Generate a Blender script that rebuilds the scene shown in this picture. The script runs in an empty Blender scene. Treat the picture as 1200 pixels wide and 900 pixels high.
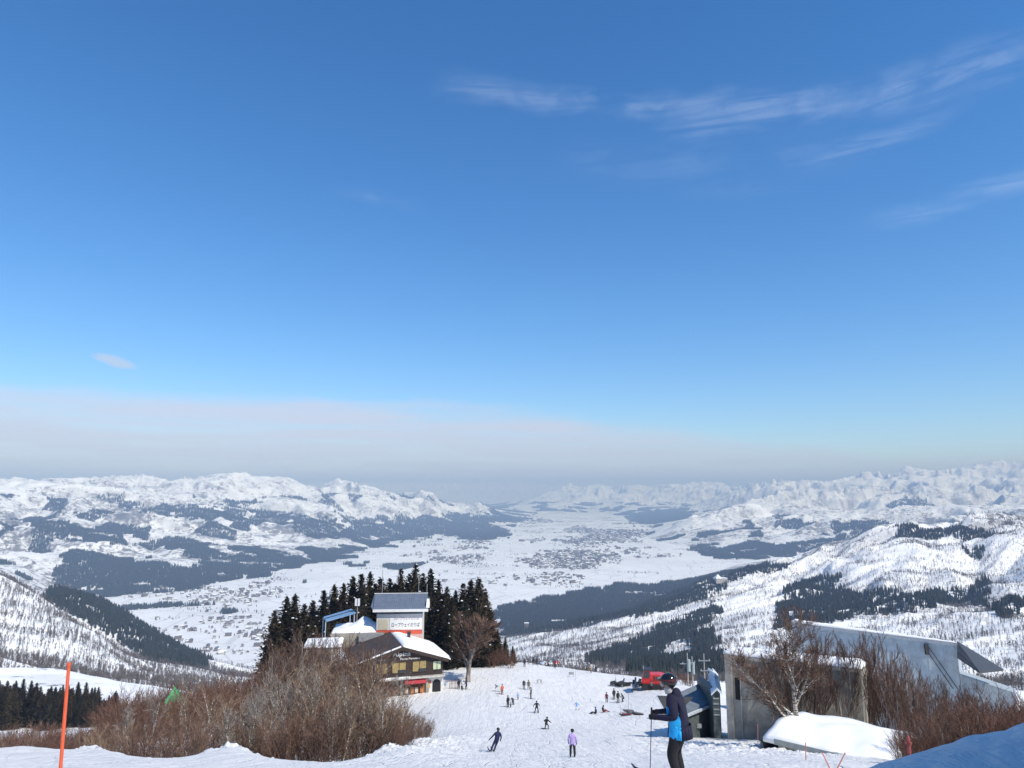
import bpy, bmesh, math, random
import numpy as np
from mathutils import Vector, Matrix, Euler

R = math.radians
random.seed(7)
np.random.seed(7)
SC = bpy.context.scene
COL = SC.collection

# ------------------------------------------------------------------ camera
F, CX, CY, PITCH = 832.0, 600.0, 450.0, R(8.68)
cam = bpy.data.objects.new('camera', bpy.data.cameras.new('camera'))
COL.objects.link(cam)
cam.data.sensor_width = 36.0
cam.data.lens = 36.0 * F / 1200.0
cam.data.clip_start, cam.data.clip_end = 0.1, 400000.0
cam.location = (0, 0, 0)
cam.rotation_euler = (R(90) + PITCH, 0, 0)
SC.camera = cam

# ------------------------------------------------------------------ light
SUN_EL, SUN_AZ = R(48), R(131)          # azimuth clockwise from +Y (the view direction)
SUN_DIR = Vector((math.sin(SUN_AZ) * math.cos(SUN_EL), math.cos(SUN_AZ) * math.cos(SUN_EL), math.sin(SUN_EL)))
sun = bpy.data.objects.new('sun', bpy.data.lights.new('sun', 'SUN'))
COL.objects.link(sun)
sun.data.energy = 4.2
sun.data.angle = R(0.5)
sun.data.color = (1.0, 0.945, 0.845)
sun.rotation_euler = SUN_DIR.to_track_quat('Z', 'Y').to_euler()

vs = SC.view_settings
SC.display_settings.display_device = 'sRGB'
vs.view_transform = 'Standard'
vs.look = 'None'
vs.exposure = 0.25
vs.gamma = 1.0
vs.use_curve_mapping = False
SC.render.engine = 'CYCLES'
cy = SC.cycles
cy.max_bounces = 5
cy.diffuse_bounces = 3
cy.glossy_bounces = 2
cy.transmission_bounces = 2
cy.volume_bounces = 0
cy.use_adaptive_sampling = False
cy.use_denoising = True
cy.denoising_input_passes = 'RGB_ALBEDO_NORMAL'
cy.sample_clamp_indirect = 4.0
cy.caustics_reflective = cy.caustics_refractive = False
SC.render.film_transparent = False


# ------------------------------------------------------------------ node helper
class NT:
    def __init__(self, tree):
        self.t = tree
        self.n = tree.nodes
        self.l = tree.links

    def add(self, typ, **kw):
        n = self.n.new(typ)
        for k, v in kw.items():
            setattr(n, k, v)
        return n

    def put(self, sock, v):
        if isinstance(v, bpy.types.NodeSocket):
            self.l.new(v, sock)
        else:
            sock.default_value = v

    def math(self, op, a, b=0.0, c=0.0, clamp=False):
        n = self.add('ShaderNodeMath', operation=op, use_clamp=clamp)
        self.put(n.inputs[0], a)
        self.put(n.inputs[1], b)
        self.put(n.inputs[2], c)
        return n.outputs[0]

    def noise(self, vec, scale, detail=3.0, rough=0.5, dist=0.0, dim='3D'):
        n = self.add('ShaderNodeTexNoise', noise_dimensions=dim)
        if vec is not None:
            self.put(n.inputs['Vector'], vec)
        n.inputs['Scale'].default_value = scale
        n.inputs['Detail'].default_value = detail
        n.inputs['Roughness'].default_value = rough
        n.inputs['Distortion'].default_value = dist
        return n.outputs['Fac']

    def smooth(self, v, a, b, lo=0.0, hi=1.0):
        n = self.add('ShaderNodeMapRange', interpolation_type='SMOOTHSTEP')
        self.put(n.inputs[0], v)
        for i, x in enumerate((a, b, lo, hi)):
            self.put(n.inputs[i + 1], x)
        return n.outputs[0]

    def mix(self, f, a, b):
        n = self.add('ShaderNodeMix', data_type='RGBA')
        self.put(n.inputs[0], f)
        self.put(n.inputs[6], a)
        self.put(n.inputs[7], b)
        return n.outputs[2]

    def vmath(self, op, a, b=(0, 0, 0)):
        n = self.add('ShaderNodeVectorMath', operation=op)
        self.put(n.inputs[0], a)
        self.put(n.inputs[1], b)
        return n.outputs[0]


# ------------------------------------------------------------------ sky
world = bpy.data.worlds.new('World')
SC.world = world
world.use_nodes = True
w = NT(world.node_tree)
w.n.clear()
sky = w.add('ShaderNodeTexSky', sky_type='NISHITA')
sky.sun_disc = False
sky.sun_elevation = SUN_EL
sky.sun_rotation = SUN_AZ
sky.altitude = 1100
sky.air_density = 1.0
sky.dust_density = 0.3
sky.ozone_density = 4.0
hsv = w.add('ShaderNodeHueSaturation')
hsv.inputs['Saturation'].default_value = 1.28
hsv.inputs['Value'].default_value = 1.12
hsv.inputs['Hue'].default_value = 0.502
w.l.new(sky.outputs[0], hsv.inputs['Color'])
tc = w.add('ShaderNodeTexCoord')
sep = w.add('ShaderNodeSeparateXYZ')
w.l.new(tc.outputs['Generated'], sep.inputs[0])
elev = w.math('MULTIPLY', w.math('ARCSINE', sep.outputs[2]), 180 / math.pi)
azim = w.math('MULTIPLY', w.math('ARCTAN2', sep.outputs[0], sep.outputs[1]), 180 / math.pi)
comb = w.add('ShaderNodeCombineXYZ')
w.put(comb.inputs[0], azim)
w.put(comb.inputs[1], elev)
ae = comb.outputs[0]


def sc_vec(vec, s):
    return w.vmath('MULTIPLY', vec, s)


# stratus sheet low over the valley: its upper edge sinks towards the right
warp = w.noise(sc_vec(ae, (0.10, 0.55, 1)), 1.0, 5, 0.55)
top = w.math('ADD', w.math('MULTIPLY', w.smooth(azim, -8, 34), -4.6), 7.2)
top = w.math('ADD', top, w.math('MULTIPLY', w.math('SUBTRACT', warp, 0.5), 2.6))
band = w.smooth(w.math('SUBTRACT', elev, top), -1.3, 0.5, 1.0, 0.0)
streak = w.noise(sc_vec(ae, (0.05, 0.9, 1)), 1.0, 6, 0.6, 0.4)
band = w.math('MULTIPLY', band, w.smooth(streak, 0.25, 0.62, 0.32, 0.82))
fade_r = w.smooth(azim, 8, 34, 1.0, 0.55)
band = w.math('MULTIPLY', band, fade_r)
# thin cirrus high on the right: (first azimuth, last, elevation there, elevation at the end, half width, strength)
fib = w.noise(sc_vec(ae, (0.10, 0.95, 1)), 1.0, 8, 0.66, 1.1)
fib2 = w.noise(sc_vec(ae, (0.16, 0.22, 1)), 1.0, 4, 0.6)
wig = w.math('MULTIPLY', w.math('SUBTRACT', w.noise(sc_vec(ae, (0.11, 0.02, 1)), 1.0, 3, 0.5), 0.5), 3.2)
ci = None
for a0, a1, e0, e1, hw, op in ((-7, 25, 31.6, 28.0, 1.0, .22), (12, 42, 28.0, 27.6, 1.5, .24), (22, 35, 23.8, 25.6, .7, .20), (27, 44, 19.2, 20.6, .8, .26), (14, 22, 23.4, 22.6, .8, .12), (-15, -8, 23.4, 22.8, .6, .16), (4, 30, 26.2, 24.0, 1.5, .09)):
    ln = w.math('ADD', w.math('MULTIPLY', w.math('SUBTRACT', azim, a0), (e1 - e0) / (a1 - a0)), e0)
    dd_ = w.math('ABSOLUTE', w.math('SUBTRACT', w.math('ADD', elev, wig), ln))
    k_ = w.math('MULTIPLY', w.smooth(dd_, 0.0, hw * 1.5, 1.0, 0.0), w.math('MULTIPLY', w.smooth(azim, a0 - 2, a0 + 6), w.smooth(azim, a1 - 6, a1 + 2, 1.0, 0.0)))
    k_ = w.math('MULTIPLY', k_, op)
    ci = k_ if ci is None else w.math('MAXIMUM', ci, k_)
ci = w.math('MULTIPLY', w.math('MULTIPLY', ci, 0.62), w.math('MULTIPLY', w.smooth(fib, 0.34, 0.66, 0.1, 1.0), w.smooth(fib2, 0.36, 0.58, 0.15, 1.0)))
# one small lens-shaped cloud on the left
dx = w.math('DIVIDE', w.math('ADD', azim, 29.6), 1.55)
dy = w.math('DIVIDE', w.math('SUBTRACT', w.math('ADD', elev, w.math('MULTIPLY', w.math('ADD', azim, 29.6), 0.22)), 9.15), 0.42)
rr = w.math('ADD', w.math('MULTIPLY', dx, dx), w.math('MULTIPLY', dy, dy))
rr = w.math('ADD', rr, w.math('MULTIPLY', w.math('SUBTRACT', w.noise(sc_vec(ae, (0.9, 1.6, 1)), 1.0, 5, 0.6), 0.5), 1.6))
puff = w.smooth(rr, 0.1, 1.3, 0.6, 0.0)
# cloud colour before the sky strength below
c1 = w.mix(band, hsv.outputs[0], (4.75, 4.75, 5.6, 1))
c2 = w.mix(ci, c1, (6.0, 6.6, 7.8, 1))
c3 = w.mix(puff, c2, (4.1, 4.4, 5.0, 1))
bg = w.add('ShaderNodeBackground')
bg.inputs['Strength'].default_value = 0.14
w.l.new(c3, bg.inputs['Color'])
wo = w.add('ShaderNodeOutputWorld')
w.l.new(bg.outputs[0], wo.inputs['Surface'])


# ------------------------------------------------------------------ pixel <-> direction, numpy noise
def ray(px, py):
    x, v = (px - CX) / F, (py - CY) / F
    fw = math.cos(PITCH) + v * math.sin(PITCH)
    return x / fw, (math.sin(PITCH) - v * math.cos(PITCH)) / fw


def P(px, py, Y):
    a, b = ray(px, py)
    return Vector((a * Y, Y, b * Y))


def project(X, Y, Z):
    d = Y * math.cos(PITCH) + Z * math.sin(PITCH)
    u = Z * math.cos(PITCH) - Y * math.sin(PITCH)
    return CX + F * X / d, CY - F * u / d


def _h(ix, iy, seed):
    h = (ix.astype(np.uint32) * np.uint32(374761393) + iy.astype(np.uint32) * np.uint32(668265263) + np.uint32(seed * 974711 & 0xffffffff))
    h = (h ^ (h >> np.uint32(13))) * np.uint32(1274126177)
    return h ^ (h >> np.uint32(16))


def perlin(x, y, seed=0):
    xi, yi = np.floor(x), np.floor(y)
    fx, fy = (x - xi).astype(np.float32), (y - yi).astype(np.float32)
    xi, yi = xi.astype(np.int64), yi.astype(np.int64)
    ux, uy = fx * fx * fx * (fx * (fx * 6 - 15) + 10), fy * fy * fy * (fy * (fy * 6 - 15) + 10)

    def g(ox, oy):
        a = _h(xi + ox, yi + oy, seed).astype(np.float32) * np.float32(2 * math.pi / 4294967296.0)
        return np.cos(a) * (fx - ox) + np.sin(a) * (fy - oy)
    a, b, c, d = g(0, 0), g(1, 0), g(0, 1), g(1, 1)
    p, q = a + ux * (b - a), c + ux * (d - c)
    return (p + uy * (q - p)) * 1.5


def fbm(x, y, lam, octv, seed=0, rough=0.5):
    o, a, t = 0.0, 1.0, 0.0
    for i in range(octv):
        o = o + a * perlin(x / lam + 17.3 * i, y / lam - 9.1 * i, seed + i)
        t += a
        a *= rough
        lam *= 0.5
    return o / t


def sstep(x, a, b):
    t = np.clip((x - a) / (b - a), 0, 1)
    return t * t * (3 - 2 * t)


# ------------------------------------------------------------------ terrain heights
FLOOR = -560.0
CT = []                      # (azimuth, ln distance, height / distance)


def ct(px, py, km, dr=0.0):
    p = P(px, py, km * 1000.0)
    D = math.hypot(p.x, p.y)
    CT.append((math.atan2(p.x, p.y), math.log(D), p.z / D + dr))


def floor_pt(px, py, dz=0.0):
    a, b = ray(px, py)
    Y = FLOOR / b
    D = math.hypot(a * Y, Y)
    CT.append((math.atan2(a, 1), math.log(D), (FLOOR + dz) / D))


for q in ((0, 569, 8.5), (60, 570, 8.6), (110, 571, 8.7), (160, 569, 9.0), (205, 573, 9.3), (250, 566, 10.0), (300, 572, 10.5),
          (350, 575, 11.0), (400, 577, 11.5), (450, 580, 12.2), (500, 586, 13.2), (560, 597, 14.0),
          (0, 592, 14), (150, 592, 15), (300, 592, 16), (450, 598, 17), (150, 573, 32), (350, 575, 33), (480, 578, 36), (560, 581, 38), (620, 582, 40), (0, 572, 32),
          (0, 600, 6.6), (0, 636, 5.1), (0, 668, 4.1), (100, 600, 7.2), (100, 636, 5.5), (100, 664, 4.7), (200, 600, 8.0), (200, 636, 6.0), (200, 662, 5.0),
          (300, 602, 8.6), (300, 636, 6.6), (400, 606, 9.5), (400, 628, 7.8), (480, 616, 10.6), (530, 611, 12.2),
          (640, 586, 23), (700, 570, 24), (760, 573, 24.5), (830, 571, 25), (900, 574, 25), (700, 597, 20.5), (800, 595, 19), (700, 588, 34), (860, 586, 34), (1000, 580, 34), (1200, 575, 34),
          (840, 603, 9.4), (880, 596, 9.4), (910, 601, 9.2), (945, 598, 9.0), (1000, 606, 8.6), (1060, 601, 8.6), (1150, 602, 8.2), (1200, 600, 8.2),
          (795, 618, 9.0), (850, 622, 8.2), (920, 622, 7.8), (985, 625, 7.2), (1100, 622, 7.0),
          (850, 604, 11.2), (920, 603, 11.0), (1000, 605, 10.6), (1100, 604, 10.2), (1200, 602, 10.2),
          (900, 590, 13.5), (900, 577, 15.5), (960, 577, 15.2), (1005, 571, 15.2), (1060, 558, 15.5), (1100, 561, 15.2), (1150, 552, 16), (1200, 536, 16.5),
          (1000, 589, 12.8), (1100, 589, 12.3), (1200, 584, 12.3), (1060, 574, 13.8), (1150, 572, 13.8), (1100, 590, 22), (1200, 585, 22),
          (790, 602, 16.0), (850, 596, 15.5), (730, 604, 17),
          (1200, 614, 2.6), (1130, 617, 2.6), (1070, 619, 2.65), (1040, 624, 2.7), (1000, 638, 2.9), (960, 652, 3.15), (930, 664, 3.4), (885, 678, 3.6),
          (1200, 642, 3.8), (1100, 648, 3.9), (1000, 660, 4.5), (1050, 652, 5.0), (1200, 646, 5.0),
          (1000, 702, 2.0), (1100, 697, 1.95), (1200, 692, 1.9), (1040, 662, 2.3), (1130, 652, 2.3), (1200, 650, 2.25),
          (1100, 722, 1.5), (1200, 717, 1.4), (1180, 762, 1.1), (1120, 752, 1.2), (1000, 737, 1.5), (1200, 800, .8), (1100, 800, .8), (1000, 800, .85),
          (640, 736, 2.85), (720, 726, 3.0), (800, 702, 3.3), (845, 676, 4.2),
          (610, 752, 2.3), (640, 746, 2.25), (700, 735, 2.25), (760, 720, 2.35), (830, 696, 2.5), (880, 683, 2.6), (930, 673, 2.8), (980, 656, 2.85),
          (640, 768, 1.75), (700, 764, 1.75), (780, 742, 1.95), (850, 712, 2.2), (740, 768, 1.55), (800, 752, 1.6), (860, 735, 1.7), (930, 706, 2.0),
          (800, 772, 1.35), (850, 755, 1.4), (900, 735, 1.6), (900, 765, 1.2), (640, 782, 1.3), (720, 784, 1.2),
          (0, 677, 1.32), (40, 700, 1.26), (80, 725, 1.2), (120, 755, 1.15), (165, 790, 1.1), (0, 740, 1.0), (0, 772, .86), (60, 770, .95), (105, 788, .93),
          (0, 722, 1.6), (60, 728, 1.55), (120, 770, 1.45), (60, 690, 1.9), (100, 705, 1.9), (150, 730, 1.85), (200, 755, 1.8), (245, 777, 1.75), (310, 792, 1.7),
          (60, 715, 2.4), (150, 748, 2.4), (240, 790, 2.2), (400, 800, 1.8), (500, 795, 1.8),
          (0, 779, .70), (60, 792, .62), (150, 806, .56), (200, 814, .52), (0, 812, .5), (60, 830, .42), (130, 830, .42), (0, 850, .33), (60, 851, .33), (130, 847, .33),
          (200, 850, .33), (300, 850, .35), (400, 840, .38), (260, 830, .6), (350, 830, .8), (500, 830, .6), (600, 800, .6), (700, 800, .6), (800, 805, .6),
          (600, 800, .36), (700, 800, .36), (800, 803, .36), (500, 815, .36), (900, 810, .4), (1000, 815, .4), (1100, 815, .4), (1200, 815, .4),
          (600, 790, 1.0), (700, 790, .95), (800, 795, .9), (900, 800, .8)):
    ct(*q)
for q in ((70, 691), (130, 691), (230, 684), (300, 672), (400, 648), (440, 632), (500, 630), (560, 622), (610, 610), (590, 707), (690, 693), (780, 686),
          (850, 664), (930, 653), (850, 646), (780, 637), (765, 618), (640, 603), (960, 650)):
    floor_pt(*q)
for q in ((150, 715), (200, 720), (300, 700), (250, 745), (450, 660), (600, 640), (600, 680), (700, 650), (800, 655), (680, 622), (655, 609), (560, 640), (500, 690), (400, 700),
          (350, 760), (400, 745), (500, 730), (330, 730), (700, 610), (730, 625), (820, 662)):
    floor_pt(q[0], q[1], -60)
# the piste and its banks, close by: (x, y, z) in metres
NEAR = [(0, 0.3, -1.65), (0, 3, -2.25), (0, 6, -3.05), (3.0, 13.5, -5.1), (0, 13.5, -5.2), (-3, 25, -9.3), (3, 25, -9.3), (0, 19, -7.2), (-6, 35, -12.6), (5, 35, -12.65), (0, 48.5, -16.9), (8, 49, -17.0),
        (4, 95, -29.5), (-2, 95, -29.6), (3, 116, -33.6), (0, 120, -34.2), (-9, 110, -32.6), (14, 112, -33.2), (2, 142, -37.1), (10, 142, -37.4), (20, 142, -37.9), (-8, 142, -37.0),
        (3, 170, -39.6), (-3, 176, -40.3), (10, 176, -41.3), (18, 172, -41.0), (4, 192, -43.6), (-6, 192, -43.3), (14, 195, -45.8), (26, 185, -44.8), (35, 170, -42.5), (40, 200, -50), (4, 225, -60), (-15, 225, -56), (20, 225, -62),
        (4, 280, -84), (-20, 280, -80), (30, 280, -86), (60, 280, -86), (60, 220, -66), (-50, 220, -62), (-90, 230, -74),
        (-14, 137, -36.6), (-22, 134, -36.8), (-24, 165, -38.5), (-40, 160, -39.0), (-60, 165, -47), (-12, 165, -39.0), (-30, 190, -45),
        (-9, 55, -18.4), (-20, 55, -18.4), (-30, 55, -18.5), (-40, 56, -18.9), (-3, 55, -18.75), (-9, 35, -12.6), (-16, 35, -12.6), (-26, 36, -13.0), (-9, 25, -9.4), (-16, 22, -8.4), (-4, 6, -3.2), (-8, 13.5, -5.4), (-10, 6, -3.6),
        (-12, 64, -23.5), (-22, 64, -24.5), (-32, 64, -24.8), (-45, 66, -26), (-30, 76, -27.5), (-22, 78, -27.5), (-12, 80, -26.9), (-9.5, 72, -23.5), (-5, 75, -24.0), (-4, 64, -21.2), (-10.5, 90, -29.2), (-13, 100, -31.3),
        (-30, 96, -30.0), (-38, 96, -29.5), (-50, 96, -32.0), (-24, 110, -34.0), (-36, 115, -34.0), (-50, 122, -38), (-70, 125, -42), (-16, 120, -35.3), (-28, 130, -36.5), (-60, 145, -43),
        (-55, 85, -28.3), (-64, 90, -30.3), (-75, 98, -34.0), (-52, 75, -27.0), (-70, 110, -38.0), (-90, 110, -42.0), (-100, 160, -58), (-60, 70, -26.5), (-48, 60, -20.5),
        (10, 70, -22.6), (16, 66, -21.8), (22, 80, -25.8), (20, 92, -28.8), (30, 100, -31.0), (27, 72, -23.6), (24, 60, -20.3), (14, 50, -17.0), (18, 40, -14.0), (26, 46, -16.6), (12, 30, -10.6), (20, 28, -10.6),
        (36, 60, -21.5), (34, 70, -23.6), (45, 75, -25.5), (55, 80, -28), (50, 60, -24), (40, 46, -19), (45, 35, -16.5), (30, 30, -12.5), (60, 100, -34), (40, 120, -36), (34, 138, -36.6), (28, 150, -38.0), (36, 150, -38.6), (60, 150, -44), (90, 150, -50), (90, 90, -36),
        (22, 13, -7.0), (12, 12, -5.6), (8, 16, -6.3), (30, 18, -9.5), (1.2, 6, -3.2), (2.2, 4, -2.75), (8, 5, -2.9), (14, 8, -4.4)]
for x, y, z in NEAR:
    D = math.hypot(x, y)
    CT.append((math.atan2(x, y), math.log(D), z / D))
CT = np.array(CT)
SL = 0.30


def _kern(d2):
    return np.sqrt(d2 + 1e-4)


_A = np.stack([CT[:, 0], CT[:, 1] * SL], 1)
_K = _kern(((_A[:, None] - _A[None]) ** 2).sum(-1))
_n = len(CT)
_M = np.zeros((_n + 3, _n + 3))
_M[:_n, :_n] = _K - np.eye(_n) * 0.0008
_M[:_n, _n] = 1
_M[:_n, _n + 1:] = _A
_M[_n:, :_n] = _M[:_n, _n:].T
_W = np.linalg.solve(_M, np.concatenate([CT[:, 2], np.zeros(3)]))


def env(az, lnD):
    """height / distance of the smooth land form"""
    a, b = np.ravel(az).astype(np.float32), (np.ravel(lnD) * SL).astype(np.float32)
    out = np.empty(len(a), np.float32)
    A32, W32 = _A.astype(np.float32), _W.astype(np.float32)
    for s in range(0, len(a), 60000):
        e = min(s + 60000, len(a))
        d2 = (a[s:e, None] - A32[None, :, 0]) ** 2 + (b[s:e, None] - A32[None, :, 1]) ** 2
        out[s:e] = np.sqrt(d2 + np.float32(1e-4)) @ W32[:_n] + W32[_n] + W32[_n + 1] * a[s:e] + W32[_n + 2] * b[s:e]
    return out.reshape(np.shape(az))


def height(X, Y):
    """terrain height, and the share by which it is hill rather than valley floor"""
    X, Y = np.asarray(X, float), np.asarray(Y, float)
    D = np.hypot(X, Y) + 1e-6
    az = np.arctan2(X, Y)
    lim = R(39.5)
    r = env(np.clip(az, -lim, lim), np.log(np.clip(D, 2.2, 46000)))
    z = r * D
    back = sstep(np.abs(az), R(50), R(85))
    zb = -1.65 + 60 * (1 - np.exp(-D / 240.0)) * 1.0
    zb = np.where(D > 2500, zb * 0 + 40, zb)
    z = z * (1 - back) + zb * back
    z = np.where(D < 2.2, -1.65 + (z + 1.65) * D / 2.2, z)
    cap = 860.0 - 560.0 * sstep(D, 17500, 24000)
    z = np.where(z > cap - 150, cap - 150 + 150 * np.tanh((z - cap + 150) / 150.0), z)
    far = sstep(D, 190, 420)
    hill = sstep(z - FLOOR, 0.004 * D, 0.018 * D + 70)
    # spurs and gullies run down towards the valley from either side
    side = np.where(X - 0.16 * (Y - 6000) > 0, -1.0, 1.0)
    tt = sstep(D, 15000, 19000) * R(50) * sstep(-np.abs(X - 0.16 * (Y - 6000)), -9000, -3000)
    cx_, sx_ = np.cos(R(19.9) + tt), np.sin(R(19.9) + tt)
    ea, eb = X * cx_ * side - Y * sx_, X * sx_ * side + Y * cx_
    wx = ea + 0.012 * D * perlin(X / 300.0 + 5, Y / 240.0, 92) + 90 * perlin(X / 700.0, Y / 700.0, 93)
    wy = eb + 0.012 * D * perlin(X / 240.0, Y / 260.0, 91) + 120 * perlin(X / 800.0 + 9, Y / 800.0, 94)
    n = 0.0
    lam, k = 3800.0, 0
    while lam > 16:
        win = sstep(D, lam * 3.2, lam * 7.0) * sstep(lam / D, 0.0018, 0.0045)
        if float(np.max(win)) > 0:
            st = 1.9 if lam > 900 else 2.6 if lam > 250 else 1.9 if lam > 60 else 1.3
            p = perlin(wx / (lam * st) + 3.7 * k, wy / lam - 1.9 * k, 31 + k)
            p = np.abs(1.25 * p - np.round(1.25 * p)) * 2 if lam > 90 else 1 - 2.0 * np.abs(p)
            p = (p - 0.47) * 1.15
            n = n + win * p * lam * (1 + 0.9 * sstep(X, 500, 1000) * sstep(D, 1300, 1900) * (1 - sstep(D, 3300, 4300)) * (1 if lam < 700 else 0.2)) * (0.70 + 0.30 * sstep(D, 11000, 14000)) * (1 + (0.25 if lam < 900 else -0.2) * sstep(D, 9000, 14000)) * (1 - 0.35 * sstep(D, 17000, 20000)) * (0.16 if lam > 800 else 0.115 if lam > 280 else 0.085 if lam > 120 else 0.06 if lam > 60 else 0.03)
        lam *= 0.52
        k += 1
    z = z + n * hill * far
    # near snow: gentle rolls, small lumps, ski ruts
    near = 1 - sstep(D, 150, 320)
    z = z + near * sstep(D, 3, 20) * (0.16 * fbm(X, Y, 9.0, 3, 5) + 0.05 * perlin(X / 1.4, Y / 2.2, 8))
    rough = np.exp(-((X + 8 + 0.02 * (Y - 70)) / 4.0) ** 2 - ((Y - 66) / 16.0) ** 2) + 0.9 * np.exp(-((X - 18) / 7.0) ** 2 - ((Y - 62) / 14.0) ** 2) \
        + 1.3 * np.exp(-((Y - 55.0) / 3.0) ** 2) * sstep(-X, 7, 10) * sstep(50 + X, 0, 6)
    z = z + near * rough * 0.5 * (np.abs(fbm(X, Y, 2.0, 4, 77, 0.65)) * 1.9 - 0.25)
    z = z + (1 - sstep(D, 30, 60)) * sstep(D, 2, 5) * (0.05 * np.abs(perlin(X / .55, Y / .75, 19)) + 0.02 * perlin(X / .17, Y / .2, 20))
    # the snow bank beside the photographer
    z = z + 2.3 * np.exp(-((X - 8.2) / 4.2) ** 2 - ((Y - 7.2) / 2.4) ** 2)
    flat = sstep(z - FLOOR, -5.0, 14.0)
    zf = FLOOR + 2.0 * np.sin(X / 900.0) * sstep(D, 2000, 4000)
    fl = sstep(D, 1500, 2600)
    z = np.where(fl > 0, z * flat * fl + zf * (1 - flat) * fl + z * (1 - fl), z)
    return z, flat


def ground(x, y):
    return float(height(np.array([x]), np.array([y]))[0][0])


def hit(px, py, y0=4.0, y1=400.0):
    """the point of the near ground that a direction meets first"""
    a, b = ray(px, py)
    Y = np.geomspace(y0, y1, 4000)
    z, _ = height(a * Y, Y)
    ok = z >= b * Y
    i = np.argmax(ok) if ok.any() else np.argmax((z - b * Y) - 1e3 * ((Y < 120) | (Y > 215)))
    return Vector((a * Y[i], Y[i], z[i]))


# ------------------------------------------------------------------ materials
MATS = {}


def new_mat(name):
    m = bpy.data.materials.new(name)
    m.use_nodes = True
    t = NT(m.node_tree)
    b = t.n['Principled BSDF']
    return m, t, b


def mat(name, col, rough=0.7, metal=0.0, var=0.12, scale=3.0, bump=0.0, spec=0.4):
    """plain surface with uneven wear; kept in MATS"""
    if name in MATS:
        return MATS[name]
    m, t, b = new_mat(name)
    co = t.add('ShaderNodeTexCoord').outputs['Object']
    f = t.noise(co, scale, 5, 0.6)
    lo = tuple(c * (1 - var) for c in col) + (1,)
    hi = tuple(min(1, c * (1 + var)) for c in col) + (1,)
    t.put(b.inputs['Base Color'], t.mix(t.smooth(f, 0.3, 0.7), lo, hi))
    b.inputs['Roughness'].default_value = rough
    b.inputs['Metallic'].default_value = metal
    b.inputs['Specular IOR Level'].default_value = spec
    if bump:
        bp = t.add('ShaderNodeBump')
        bp.inputs['Strength'].default_value = bump
        bp.inputs['Distance'].default_value = 0.05
        t.put(bp.inputs['Height'], t.noise(co, scale * 6, 4, 0.6))
        t.put(b.inputs['Normal'], bp.outputs[0])
    MATS[name] = m
    return m


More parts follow.
